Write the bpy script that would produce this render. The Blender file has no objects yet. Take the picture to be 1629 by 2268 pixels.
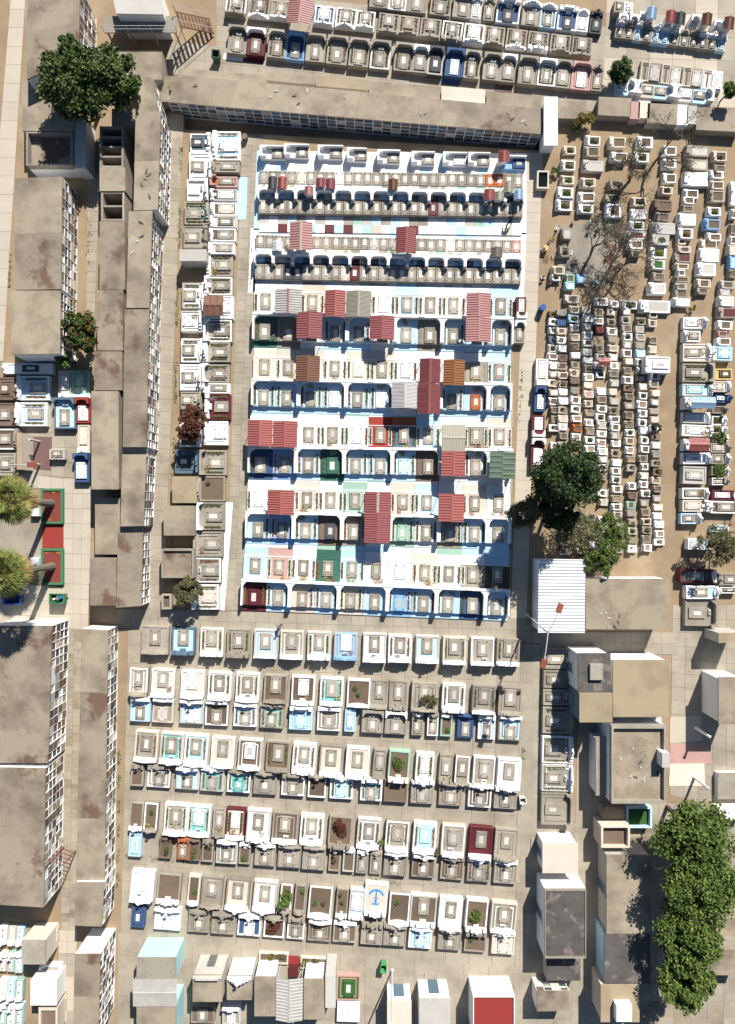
import bpy, math, random
import numpy as np

# ------------------------------------------------------------------ camera, sky, sun, exposure
S, H, CX, CY = 0.045, 70.0, 814.5, 1134.0      # metres per plan pixel, camera height, plan point under the camera
scene = bpy.context.scene
COL = scene.collection
cam_data = bpy.data.cameras.new('camera')
cam = bpy.data.objects.new('camera', cam_data)
COL.objects.link(cam)
cam.location = (0, 0, H)
cam.rotation_euler = (0, 0, 0)
cam_data.sensor_fit = 'VERTICAL'
cam_data.angle = 2 * math.atan(1134 * S / H)
cam_data.clip_end = 1000
scene.camera = cam

SUN_EL, SUN_AZ = math.radians(41), math.radians(21.5)   # azimuth from +Y towards +X
world = bpy.data.worlds.new('World')
scene.world = world
world.use_nodes = True
wn = world.node_tree
sky = wn.nodes.new('ShaderNodeTexSky')
sky.sky_type = 'NISHITA'
sky.sun_disc = False
sky.sun_elevation = SUN_EL
sky.sun_rotation = SUN_AZ
sky.air_density = 1.25
sky.dust_density = 0.4
sky.ozone_density = 6.0
wn.links.new(sky.outputs[0], wn.nodes['Background'].inputs[0])
wn.nodes['Background'].inputs[1].default_value = 0.05
sun_data = bpy.data.lights.new('sun', 'SUN')
sun_data.energy = 5.0
sun_data.angle = math.radians(0.5)
sun_data.color = (1.0, 0.965, 0.905)
sun = bpy.data.objects.new('sun', sun_data)
COL.objects.link(sun)
sun.rotation_euler = (math.radians(90) - SUN_EL, 0, math.pi - SUN_AZ)
sun.location = (20, 50, 60)
scene.view_settings.view_transform = 'Standard'
scene.view_settings.look = 'None'
scene.view_settings.exposure = 0.56
scene.view_settings.gamma = 1.0
scene.view_settings.use_curve_mapping = False
scene.render.engine = 'CYCLES'
scene.cycles.max_bounces = 5
scene.cycles.diffuse_bounces = 2

RND = random.Random(7)
U = RND.uniform
PI = math.pi

# ------------------------------------------------------------------ from photograph pixels to metres
def G(px, py, h=0.0):
    k = (H - h) / H
    return ((px - CX) * S * k, -(py - CY) * S * k)
ORX = (0, 407.2, 814.5, 1219.2)
ORY = (0, 377.8, 755.6, 1133.4, 1511.2, 1884.5)
def Z(r, c, x, y):
    return (ORX[c] + x * 0.25157, ORY[r] + y * 0.25157)
def ZR(r, c, x0, y0, x1, y1):
    a = Z(r, c, x0, y0); b = Z(r, c, x1, y1)
    return (a[0], a[1], b[0], b[1])

ORD = ('zeroth first second third fourth fifth sixth seventh eighth ninth tenth eleventh twelfth thirteenth fourteenth fifteenth '
       'sixteenth seventeenth eighteenth nineteenth twentieth twenty-first twenty-second twenty-third twenty-fourth twenty-fifth '
       'twenty-sixth twenty-seventh twenty-eighth twenty-ninth thirtieth thirty-first thirty-second thirty-third thirty-fourth '
       'thirty-fifth thirty-sixth').split()

# ------------------------------------------------------------------ materials
MATS = {}
def new_mat(name):
    m = bpy.data.materials.new(name)
    m.use_nodes = True
    nt = m.node_tree
    return m, nt, nt.nodes['Principled BSDF']

def painted(name, col, rough=0.75, dirt=0.35, dirt_col=(0.16, 0.12, 0.08), bump=0.15, var=0.10, big=0.35, patch=None, patch_at=0.56):
    """weathered plaster, paint or concrete: two sizes of mottling, grime patches, fine relief"""
    if name in MATS:
        return MATS[name]
    m, nt, bs = new_mat(name)
    N, L = nt.nodes.new, nt.links.new
    geo = N('ShaderNodeNewGeometry')
    n1 = N('ShaderNodeTexNoise'); n1.inputs['Scale'].default_value = big; n1.inputs['Detail'].default_value = 6; n1.inputs['Roughness'].default_value = 0.65
    n2 = N('ShaderNodeTexNoise'); n2.inputs['Scale'].default_value = 5.0; n2.inputs['Detail'].default_value = 5; n2.inputs['Roughness'].default_value = 0.7
    L(geo.outputs['Position'], n1.inputs['Vector']); L(geo.outputs['Position'], n2.inputs['Vector'])
    oi = N('ShaderNodeObjectInfo')
    mr = N('ShaderNodeMapRange'); mr.inputs[3].default_value = 1 - var; mr.inputs[4].default_value = 1 + var
    L(oi.outputs['Random'], mr.inputs[0])
    a = N('ShaderNodeMapRange'); a.inputs[1].default_value = 0.3; a.inputs[2].default_value = 0.7; a.inputs[3].default_value = 1 - 0.8 * var; a.inputs[4].default_value = 1 + 0.8 * var
    L(n2.outputs[0], a.inputs[0])
    mul = N('ShaderNodeMath'); mul.operation = 'MULTIPLY'; L(mr.outputs[0], mul.inputs[0]); L(a.outputs[0], mul.inputs[1])
    sc = N('ShaderNodeVectorMath'); sc.operation = 'SCALE'; sc.inputs[0].default_value = col; L(mul.outputs[0], sc.inputs['Scale'])
    last = sc.outputs[0]
    if patch:
        n3 = N('ShaderNodeTexNoise'); n3.inputs['Scale'].default_value = big * 0.9; n3.inputs['Detail'].default_value = 8; n3.inputs['Roughness'].default_value = 0.6
        off = N('ShaderNodeVectorMath'); off.inputs[1].default_value = (31.7, 11.3, 5.1); L(geo.outputs['Position'], off.inputs[0]); L(off.outputs[0], n3.inputs['Vector'])
        pr = N('ShaderNodeMapRange'); pr.inputs[1].default_value = patch_at; pr.inputs[2].default_value = patch_at + 0.07; pr.inputs[4].default_value = 0.8
        L(n3.outputs[0], pr.inputs[0])
        mx = N('ShaderNodeMix'); mx.data_type = 'RGBA'; L(pr.outputs[0], mx.inputs[0]); L(last, mx.inputs[6]); mx.inputs[7].default_value = (*patch, 1)
        last = mx.outputs[2]
    gr = N('ShaderNodeMapRange'); gr.inputs[1].default_value = 0.44; gr.inputs[2].default_value = 0.72; gr.inputs[4].default_value = dirt
    L(n1.outputs[0], gr.inputs[0])
    mx = N('ShaderNodeMix'); mx.data_type = 'RGBA'; L(gr.outputs[0], mx.inputs[0]); L(last, mx.inputs[6]); mx.inputs[7].default_value = (*dirt_col, 1)
    L(mx.outputs[2], bs.inputs['Base Color'])
    bs.inputs['Roughness'].default_value = rough
    bs.inputs['Specular IOR Level'].default_value = 0.25
    if bump:
        bp = N('ShaderNodeBump'); bp.inputs['Strength'].default_value = bump; bp.inputs['Distance'].default_value = 0.03
        L(n2.outputs[0], bp.inputs['Height']); L(bp.outputs[0], bs.inputs['Normal'])
    MATS[name] = m
    return m

def leafy(name, cols, rough=0.6, trans=0.0):
    if name in MATS:
        return MATS[name]
    m, nt, bs = new_mat(name)
    N, L = nt.nodes.new, nt.links.new
    geo = N('ShaderNodeNewGeometry')
    cr = N('ShaderNodeValToRGB')
    els = cr.color_ramp.elements
    while len(els) < len(cols):
        els.new(0.5)
    for i, c in enumerate(cols):
        els[i].position = i / max(1, len(cols) - 1)
        els[i].color = (*c, 1)
    L(geo.outputs['Random Per Island'], cr.inputs[0])
    L(cr.outputs[0], bs.inputs['Base Color'])
    bs.inputs['Roughness'].default_value = rough
    bs.inputs['Specular IOR Level'].default_value = 0.3
    MATS[name] = m
    return m

PAL = {  # letter: (word, colour, keywords)
    'w': ('white', (0.80, 0.795, 0.775), dict(dirt=0.25, dirt_col=(0.42, 0.37, 0.30), var=0.06, big=0.5)),
    'c': ('concrete', (0.335, 0.295, 0.235), dict(dirt=0.55, dirt_col=(0.16, 0.13, 0.10), var=0.2, big=0.45)),
    'k': ('cream', (0.64, 0.56, 0.46), dict(dirt=0.25, dirt_col=(0.3, 0.24, 0.17), var=0.08)),
    'b': ('pale blue', (0.46, 0.64, 0.76), dict(dirt=0.18, dirt_col=(0.35, 0.42, 0.47), var=0.07)),
    'a': ('sky blue', (0.25, 0.43, 0.66), dict(dirt=0.2, dirt_col=(0.2, 0.26, 0.33), var=0.07)),
    'B': ('dark blue', (0.048, 0.092, 0.195), dict(dirt=0.25, dirt_col=(0.1, 0.12, 0.16), var=0.12)),
    't': ('turquoise', (0.17, 0.46, 0.43), dict(dirt=0.15, var=0.06)),
    'T': ('pale turquoise', (0.42, 0.66, 0.68), dict(dirt=0.15, dirt_col=(0.35, 0.42, 0.4), var=0.06)),
    'p': ('pink', (0.50, 0.30, 0.26), dict(dirt=0.3, var=0.08)),
    'm': ('maroon', (0.115, 0.022, 0.026), dict(dirt=0.25, dirt_col=(0.09, 0.05, 0.045), var=0.12, rough=0.5)),
    'g': ('dark green', (0.045, 0.135, 0.095), dict(dirt=0.2, dirt_col=(0.08, 0.1, 0.08), var=0.1, rough=0.5)),
    'G': ('mint green', (0.33, 0.50, 0.40), dict(dirt=0.2, dirt_col=(0.25, 0.27, 0.2), var=0.07)),
    's': ('soil', (0.155, 0.11, 0.075), dict(dirt=0.5, dirt_col=(0.07, 0.055, 0.035), var=0.15, bump=0.8, rough=0.95)),
    'd': ('dark grey', (0.075, 0.075, 0.08), dict(dirt=0.2, dirt_col=(0.12, 0.11, 0.1), var=0.15)),
    'r': ('red', (0.30, 0.04, 0.03), dict(dirt=0.2, dirt_col=(0.14, 0.05, 0.04), var=0.08)),
    'o': ('orange', (0.45, 0.13, 0.045), dict(dirt=0.2, var=0.08)),
    'y': ('yellow', (0.58, 0.42, 0.17), dict(dirt=0.25, var=0.08)),
    'n': ('brown', (0.20, 0.14, 0.10), dict(dirt=0.4, dirt_col=(0.1, 0.07, 0.05), var=0.12)),
    'q': ('slate blue', (0.10, 0.155, 0.20), dict(dirt=0.2, dirt_col=(0.1, 0.1, 0.1), var=0.1)),
    'l': ('light grey', (0.50, 0.47, 0.42), dict(dirt=0.3, dirt_col=(0.25, 0.21, 0.17), var=0.08)),
    'R': ('weathered concrete', (0.345, 0.285, 0.205), dict(dirt=0.85, dirt_col=(0.125, 0.098, 0.072), var=0.06, big=0.34, bump=0.4, patch=(0.42, 0.36, 0.27), patch_at=0.60)),
    'Q': ('rust-stained concrete', (0.30, 0.245, 0.18), dict(dirt=0.8, dirt_col=(0.09, 0.065, 0.05), var=0.08, big=0.3, bump=0.35, patch=(0.125, 0.06, 0.038), patch_at=0.53)),
    'Y': ('ochre concrete', (0.365, 0.29, 0.185), dict(dirt=0.55, dirt_col=(0.19, 0.13, 0.08), var=0.05, big=0.4)),
    'D': ('black-mottled', (0.11, 0.10, 0.09), dict(dirt=0.6, dirt_col=(0.035, 0.032, 0.03), var=0.05, big=0.9, patch=(0.24, 0.2, 0.16), patch_at=0.56)),
    'E': ('dirt', (0.33, 0.24, 0.15), dict(dirt=0.6, dirt_col=(0.19, 0.13, 0.08), var=0.0, big=0.22, bump=0.9, rough=0.95, patch=(0.38, 0.30, 0.20), patch_at=0.57)),
    'V': ('pavement', (0.375, 0.325, 0.25), dict(dirt=0.7, dirt_col=(0.20, 0.165, 0.12), var=0.075, big=0.35)),
    'v': ('light pavement', (0.50, 0.435, 0.345), dict(dirt=0.3, dirt_col=(0.28, 0.22, 0.16), var=0.05, big=0.25)),
    'u': ('plum', (0.17, 0.10, 0.09), dict(dirt=0.4, dirt_col=(0.1, 0.07, 0.06), var=0.05)),
    'i': ('red gravel', (0.22, 0.05, 0.035), dict(dirt=0.4, dirt_col=(0.1, 0.03, 0.025), var=0.05, bump=0.9)),
    'f': ('artificial turf', (0.045, 0.12, 0.03), dict(dirt=0.2, dirt_col=(0.03, 0.07, 0.02), var=0.08, bump=0.9, rough=0.9)),
}
def M(k):
    w, c, kw = PAL[k]
    return painted(w + ' finish', c, **kw)
def tin(name, col, rough=0.45, dirt=0.15):
    return painted(name, col, rough=rough, dirt=dirt, dirt_col=tuple(0.5 * x for x in col), bump=0.0, var=0.08, big=0.8)
TIN = {'r': tin('red sheet metal', (0.355, 0.115, 0.10)), 'M': tin('faded crimson sheet metal', (0.285, 0.095, 0.095)), 'p': tin('pink sheet metal', (0.42, 0.215, 0.195)),
       'l': tin('galvanised sheet', (0.46, 0.44, 0.40), dirt=0.4), 'n': tin('brown sheet metal', (0.19, 0.095, 0.06), dirt=0.3), 'o': tin('rusty orange sheet', (0.27, 0.115, 0.045), dirt=0.4),
       'w': tin('white sheet metal', (0.74, 0.74, 0.73)), 'g': tin('green sheet', (0.115, 0.16, 0.115), dirt=0.3), 'd': tin('dark sheet', (0.09, 0.09, 0.09)),
       's': tin('silver sheet', (0.56, 0.54, 0.52), rough=0.35, dirt=0.5), 'b': tin('blue sheet', (0.35, 0.48, 0.62)), 'k': tin('beige sheet', (0.40, 0.37, 0.29)), 'q': tin('taupe sheet', (0.22, 0.19, 0.155))}
BLACK = painted('blackened metal', (0.02, 0.02, 0.02), dirt=0, bump=0, var=0.2, rough=0.5)
STEEL = painted('painted steel', (0.5, 0.5, 0.5), dirt=0.1, bump=0, var=0.05, rough=0.4)
PLAQUE = painted('pale marble', (0.66, 0.62, 0.55), dirt=0.2, dirt_col=(0.45, 0.4, 0.34), bump=0.05, var=0.09, rough=0.4)
LEAF = {
    'dark': leafy('dark green leaves', [(0.03, 0.06, 0.012), (0.055, 0.092, 0.018), (0.10, 0.13, 0.028), (0.04, 0.07, 0.015)]),
    'deep': leafy('deep green leaves', [(0.016, 0.036, 0.009), (0.03, 0.056, 0.012), (0.05, 0.08, 0.018)]),
    'mid': leafy('mid green leaves', [(0.04, 0.085, 0.016), (0.08, 0.135, 0.022), (0.15, 0.185, 0.035), (0.06, 0.105, 0.02)]),
    'olive': leafy('olive leaves', [(0.09, 0.10, 0.035), (0.14, 0.14, 0.055), (0.13, 0.10, 0.05), (0.07, 0.09, 0.03)]),
    'bright': leafy('bright green leaves', [(0.05, 0.11, 0.015), (0.10, 0.17, 0.03), (0.14, 0.2, 0.05)]),
    'redleaf': leafy('dark red leaves', [(0.07, 0.02, 0.012), (0.12, 0.035, 0.018), (0.16, 0.06, 0.03), (0.05, 0.03, 0.015)]),
    'fleck': leafy('green leaves flecked with orange', [(0.025, 0.06, 0.012), (0.05, 0.09, 0.016), (0.075, 0.12, 0.02), (0.04, 0.07, 0.015), (0.03, 0.06, 0.01), (0.28, 0.06, 0.01)]),
    'gold': leafy('yellow green leaves', [(0.12, 0.12, 0.02), (0.2, 0.16, 0.03), (0.25, 0.17, 0.03), (0.1, 0.11, 0.03)]),
    'dry': leafy('dry brown leaves', [(0.09, 0.06, 0.035), (0.13, 0.09, 0.05), (0.08, 0.07, 0.04)]),
    'palm': leafy('palm fronds', [(0.07, 0.11, 0.02), (0.14, 0.18, 0.04), (0.26, 0.22, 0.06), (0.1, 0.13, 0.03)]),
    'deadpalm': leafy('dead palm fronds', [(0.25, 0.15, 0.05), (0.33, 0.2, 0.06), (0.2, 0.14, 0.05)]),
    'fyellow': leafy('yellow petals', [(0.6, 0.4, 0.02), (0.7, 0.5, 0.05), (0.6, 0.3, 0.02)]),
    'fred': leafy('red petals', [(0.4, 0.03, 0.02), (0.5, 0.06, 0.02), (0.3, 0.02, 0.03)]),
    'forange': leafy('orange petals', [(0.6, 0.17, 0.02), (0.65, 0.3, 0.04), (0.45, 0.1, 0.02)]),
    'fpink': leafy('pink petals', [(0.55, 0.16, 0.28), (0.5, 0.3, 0.4), (0.4, 0.08, 0.2)]),
    'fwhite': leafy('white petals', [(0.7, 0.68, 0.6), (0.65, 0.62, 0.5), (0.6, 0.5, 0.35)]),
}
BARK = painted('grey bark', (0.085, 0.065, 0.05), dirt=0.4, dirt_col=(0.04, 0.03, 0.025), bump=0.6, rough=0.95)

# ------------------------------------------------------------------ mesh building
class MB:
    def __init__(s):
        s.v, s.f, s.mi = [], [], []
    def add(s, vs, fs, mi=0):
        o = len(s.v); s.v += vs; s.f += [tuple(i + o for i in f) for f in fs]; s.mi += [mi] * len(fs)
        return s
    def box(s, x0, x1, y0, y1, z0, z1, c=0.0, mi=0):
        if c <= 0:
            return s.prism([(x0, y0), (x1, y0), (x1, y1), (x0, y1)], z0, z1, mi)
        vs = [(x0, y0, z0), (x1, y0, z0), (x1, y1, z0), (x0, y1, z0), (x0, y0, z1 - c), (x1, y0, z1 - c), (x1, y1, z1 - c), (x0, y1, z1 - c),
              (x0 + c, y0 + c, z1), (x1 - c, y0 + c, z1), (x1 - c, y1 - c, z1), (x0 + c, y1 - c, z1)]
        fs = [(3, 2, 1, 0), (8, 9, 10, 11)]
        for i in range(4):
            j = (i + 1) % 4
            fs += [(i, j, j + 4, i + 4), (i + 4, j + 4, j + 8, i + 8)]
        return s.add(vs, fs, mi)
    def prism(s, pts, z0, z1, mi=0):
        n = len(pts)
        vs = [(x, y, z0) for x, y in pts] + [(x, y, z1) for x, y in pts]
        fs = [tuple(range(n - 1, -1, -1)), tuple(range(n, 2 * n))] + [(i, (i + 1) % n, (i + 1) % n + n, i + n) for i in range(n)]
        return s.add(vs, fs, mi)
    def ring(s, w, l, t, z0, z1, c=0.0, mi=0):
        o = [(-w / 2, -l / 2), (w / 2, -l / 2), (w / 2, l / 2), (-w / 2, l / 2)]
        i_ = [(-w / 2 + t, -l / 2 + t), (w / 2 - t, -l / 2 + t), (w / 2 - t, l / 2 - t), (-w / 2 + t, l / 2 - t)]
        vs = [(x, y, z) for z in (z0, z1) for x, y in o] + [(x, y, z) for z in (z0, z1) for x, y in i_]
        fs = []
        for i in range(4):
            j = (i + 1) % 4
            fs += [(i, j, j + 4, i + 4), (i + 12, j + 12, j + 8, i + 8), (i + 4, j + 4, j + 12, i + 12)]
        return s.add(vs, fs, mi)
    def tube(s, p0, p1, r0, r1, n=6, mi=0, cap=True):
        p0, p1 = np.array(p0, float), np.array(p1, float)
        d = p1 - p0
        ln = np.linalg.norm(d)
        if ln < 1e-6:
            return s
        d /= ln
        a = np.cross(d, (0, 0, 1) if abs(d[2]) < 0.9 else (1, 0, 0)); a /= np.linalg.norm(a)
        b = np.cross(d, a)
        vs = []
        for p, r in ((p0, r0), (p1, r1)):
            for i in range(n):
                t = 2 * PI * i / n
                vs.append(tuple(p + r * (math.cos(t) * a + math.sin(t) * b)))
        fs = [(i, i + n, (i + 1) % n + n, (i + 1) % n) for i in range(n)]
        if cap:
            fs += [tuple(range(n)), tuple(range(2 * n - 1, n - 1, -1))]
        return s.add(vs, fs, mi)
    def lathe(s, prof, n=12, mi=0):
        vs = []
        for r, z in prof:
            vs += [(r * math.cos(2 * PI * i / n), r * math.sin(2 * PI * i / n), z) for i in range(n)]
        fs = []
        for k in range(len(prof) - 1):
            for i in range(n):
                j = (i + 1) % n
                fs.append((k * n + i, k * n + j, (k + 1) * n + j, (k + 1) * n + i))
        fs += [tuple(range(n - 1, -1, -1)), tuple(range((len(prof) - 1) * n, len(prof) * n))]
        return s.add(vs, fs, mi)
    def mesh(s, name, mats, smooth=False):
        me = bpy.data.meshes.new(name)
        me.from_pydata(s.v, [], s.f)
        for m in (mats if isinstance(mats, (list, tuple)) else [mats]):
            me.materials.append(m)
        if isinstance(mats, (list, tuple)) and len(mats) > 1:
            me.polygons.foreach_set('material_index', s.mi)
        if smooth:
            me.polygons.foreach_set('use_smooth', [True] * len(s.f))
        me.update()
        return me

def obj(name, me, parent=None, loc=(0, 0, 0), rz=0.0, rot=None, scale=None):
    o = bpy.data.objects.new(name, me)
    COL.objects.link(o)
    if parent:
        o.parent = parent
    o.location = loc
    if rot:
        o.rotation_euler = rot
    elif rz:
        o.rotation_euler = (0, 0, rz)
    if scale:
        o.scale = scale
    return o
def tag(o, label=None, cat=None, group=None, kind=None):
    if label: o['label'] = label
    if cat: o['category'] = cat
    if group: o['group'] = group
    if kind: o['kind'] = kind
    return o
def thing(name, label, cat, loc=(0, 0, 0), rz=0.0, group=None):
    return tag(obj(name, None, None, loc, rz), label, cat, group)

CACHE = {}
def bmesh_box(w, l, h, mat, c=0.012):
    k = ('box', round(w, 2), round(l, 2), round(h, 3), mat.name, c)
    if k not in CACHE:
        CACHE[k] = MB().box(-w / 2, w / 2, -l / 2, l / 2, 0, h, min(c, h * 0.4)).mesh('block', mat)
    return CACHE[k]
def part(name, parent, loc, dim, mat, c=0.012, rz=0.0):
    return obj(name, bmesh_box(*dim, mat, c), parent, loc, rz)
def ring_mesh(w, l, t, h, mat):
    k = ('ring', round(w, 2), round(l, 2), t, h, mat.name)
    if k not in CACHE:
        CACHE[k] = MB().ring(w, l, t, 0, h).mesh('kerb', mat)
    return CACHE[k]
def cached(key, fn):
    if key not in CACHE:
        CACHE[key] = fn()
    return CACHE[key]

# leaf clusters -------------------------------------------------------
def leaf_mesh(name, centres, size, mat, seed=0, up=0.5, aspect=0.6, extra=None):
    """one quad leaf at each centre, turned at random"""
    rng = np.random.default_rng(seed)
    c = np.asarray(centres, float)
    n = len(c)
    nrm = rng.normal(size=(n, 3)); nrm[:, 2] = np.abs(nrm[:, 2]) + up
    nrm /= np.linalg.norm(nrm, axis=1)[:, None]
    t = rng.normal(size=(n, 3)); t -= nrm * (t * nrm).sum(1)[:, None]; t /= np.linalg.norm(t, axis=1)[:, None]
    b = np.cross(nrm, t)
    sz = size * rng.uniform(0.6, 1.35, n)[:, None]
    v = np.empty((n, 4, 3))
    v[:, 0] = c - t * sz; v[:, 1] = c + b * sz * aspect; v[:, 2] = c + t * sz; v[:, 3] = c - b * sz * aspect
    me = bpy.data.meshes.new(name)
    me.vertices.add(n * 4); me.loops.add(n * 4); me.polygons.add(n)
    me.vertices.foreach_set('co', v.ravel())
    me.loops.foreach_set('vertex_index', np.arange(n * 4, dtype=np.int32))
    me.polygons.foreach_set('loop_start', np.arange(0, n * 4, 4, dtype=np.int32))
    me.polygons.foreach_set('loop_total', np.full(n, 4, dtype=np.int32))
    for m in (mat if isinstance(mat, (list, tuple)) else [mat]):
        me.materials.append(m)
    if extra is not None:
        me.polygons.foreach_set('material_index', np.asarray(extra(rng, n), dtype=np.int32))
    me.update(calc_edges=True)
    return me

def strip_plants(kind, i):
    """a metre-long strip of small plants, 0.14 wide"""
    def mk():
        rng = np.random.default_rng(i * 17 + len(kind))
        n = 150
        y = rng.uniform(-0.5, 0.5, n)
        dens = np.sin(y * 19 + i) * 0.5 + 0.5
        keep = rng.uniform(size=n) < 0.35 + 0.6 * dens
        y = y[keep]
        c = np.stack([rng.normal(0, 0.06, len(y)), y, rng.uniform(0.01, 0.16, len(y))], 1)
        mats = [LEAF['mid'], LEAF[kind]]
        return leaf_mesh('planting', c, 0.045, mats, seed=i, extra=lambda r, m: (r.uniform(size=m) < (0.0 if kind == 'olive' else 0.35)).astype(int))
    return cached(('strip', kind, i), mk)
def bouquet(kind, i):
    def mk():
        rng = np.random.default_rng(i * 31 + 5)
        n = 90
        a, r = rng.uniform(0, 2 * PI, n), 0.24 * np.sqrt(rng.uniform(size=n))
        c = np.stack([r * np.cos(a) * 1.5, r * np.sin(a), 0.05 + rng.uniform(0, 0.2, n)], 1)
        return leaf_mesh('bouquet', c, 0.05, [LEAF['mid'], LEAF[kind], LEAF['fwhite']], seed=i, extra=lambda g, m: np.where(g.uniform(size=m) < 0.35, 0, np.where(g.uniform(size=m) < 0.8, 1, 2)))
    return cached(('bouq', kind, i), mk)
def tuft(kind, i, dens=120, r=0.3, h=0.35, leaf=0.06):
    def mk():
        rng = np.random.default_rng(i * 13 + 3)
        a, q = rng.uniform(0, 2 * PI, dens), r * np.sqrt(rng.uniform(size=dens))
        c = np.stack([q * np.cos(a), q * np.sin(a), rng.uniform(0.02, 1, dens) * h * (1 - 0.6 * (q / r) ** 2)], 1)
        return leaf_mesh('foliage', c, leaf, LEAF[kind], seed=i)
    return cached(('tuft', kind, i, dens, r, h), mk)
RING = None
def lifting_ring():
    def mk():
        b = MB()
        for k in range(6):
            a0, a1 = PI * k / 6, PI * (k + 1) / 6
            b.tube((0.05 * math.cos(a0), 0, 0.05 * math.sin(a0)), (0.05 * math.cos(a1), 0, 0.05 * math.sin(a1)), 0.018, 0.018, 4, cap=False)
        b.box(-0.055, 0.055, -0.045, 0.045, -0.004, 0.012)
        return b.mesh('lifting_ring', BLACK)
    return cached('ring', mk)

def slab_on(t, x, y, z, w, l, mat, plaque=True, rings=True, thick=0.13):
    s = part('slab', t, (x, y, z), (w, l, thick), mat, 0.02)
    if plaque:
        part('plaque', s, (U(-0.02, 0.02), U(-0.06, 0.1), thick), (w * U(0.36, 0.46), l * U(0.40, 0.52), 0.018), PLAQUE if RND.random() < 0.85 else M('l'), 0.006)
    if rings:
        for sx in (-1, 1):
            for sy in (-1, 1):
                obj('lifting_ring', lifting_ring(), s, (sx * (w / 2 - 0.15), sy * (l / 2 - 0.17), thick + 0.003), U(0, 3))
    return s
PKINDS = ['olive', 'olive', 'mid', 'mid', 'fred', 'fpink', 'olive', 'gold']
FKINDS = ['fyellow', 'fred', 'forange', 'fpink', 'fwhite', 'fyellow']
def planter_on(t, x, y, z, l, w=0.2, kerb=None, kind=None):
    p = part('planter', t, (x, y, z), (w, l, 0.035), M('s'), 0.0)
    if kerb:
        obj('kerb', ring_mesh(w + 0.12, l + 0.12, 0.06, 0.07, kerb), p)
    k = kind or RND.choice(PKINDS)
    tag(obj('planting', strip_plants(k, RND.randrange(3)), p, (0, 0, 0.03), scale=(w / 0.2, l, 1)), kind='stuff')
    return p
FLOWERS = []
def flowers_at(wx, wy, z, where, kind=None, s=1.0, pre='on the grave '):
    k = kind or RND.choice(FKINDS)
    w = {'fyellow': 'yellow', 'fred': 'red', 'forange': 'orange', 'fpink': 'pink', 'fwhite': 'white'}[k]
    o = obj('flower_bouquet', bouquet(k, RND.randrange(4)), None, (wx, wy, z), U(0, 6), scale=(s, s, s))
    tag(o, ' '.join(f'{w} flowers {pre}{where}'.split()[:16]), 'flowers', 'flowers laid on the graves')
    FLOWERS.append(o)
def l2w(t, x, y):
    a = t.rotation_euler[2]
    return (t.location[0] + x * math.cos(a) - y * math.sin(a), t.location[1] + x * math.sin(a) + y * math.cos(a))

# ------------------------------------------------------------------ builders: paving, walls, tombs
def lerp(a, b, t): return a + (b - a) * t
def bil(q, u, v):
    return tuple(lerp(lerp(q[0][i], q[1][i], u), lerp(q[3][i], q[2][i], u), v) for i in (0, 1))
def pave(name, quad, nu, nv, mats, z=0.03, gap=0.012, base=True, stagger=False, jit=0.0, skip=0.0, weights=None):
    """a paved surface: one base sheet with its panels as children (quad in plan pixels: NW, NE, SE, SW)"""
    q = [G(*p) for p in quad]
    b = MB().prism([q[3], q[2], q[1], q[0]], z - 0.045, z - 0.02)
    root = tag(obj(name, b.mesh(name, M('n'))), kind='structure')
    n = 0
    for i in range(nu):
        for j in range(nv):
            if RND.random() < skip: continue
            off = (0.5 / nv if (stagger and i % 2) else 0.0)
            u0, u1, v0, v1 = i / nu, (i + 1) / nu, min(1, j / nv + off), min(1, (j + 1) / nv + off)
            if j == 0: v0 = 0
            P = [bil(q, u0, v0), bil(q, u1, v0), bil(q, u1, v1), bil(q, u0, v1)]
            cx, cy = sum(p[0] for p in P) / 4, sum(p[1] for p in P) / 4
            pts = []
            for x, y in P:
                d = math.hypot(x - cx, y - cy)
                k = max(0.5, 1 - gap * 1.4 / max(d, 0.05))
                pts.append(((x - cx) * k, (y - cy) * k))
            m = mats if not isinstance(mats, (list, tuple)) else RND.choices(mats, weights)[0]
            dz = U(-jit, jit)
            obj('paving_panel', MB().prism([pts[3], pts[2], pts[1], pts[0]], -0.03, 0.0).mesh('paving_panel', m), root, (cx, cy, z + dz))
    return root

def sheet(name, pts, z, mat, label=None):
    q = [G(*p) for p in pts]
    o = obj(name, MB().prism(q[::-1], z - 0.02, z).mesh(name, mat))
    return tag(o, label, kind='structure')

COLW = {k: v[0] for k, v in PAL.items()}
HEADROT = {'N': 0.0, 'S': PI, 'W': PI / 2, 'E': -PI / 2}

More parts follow.
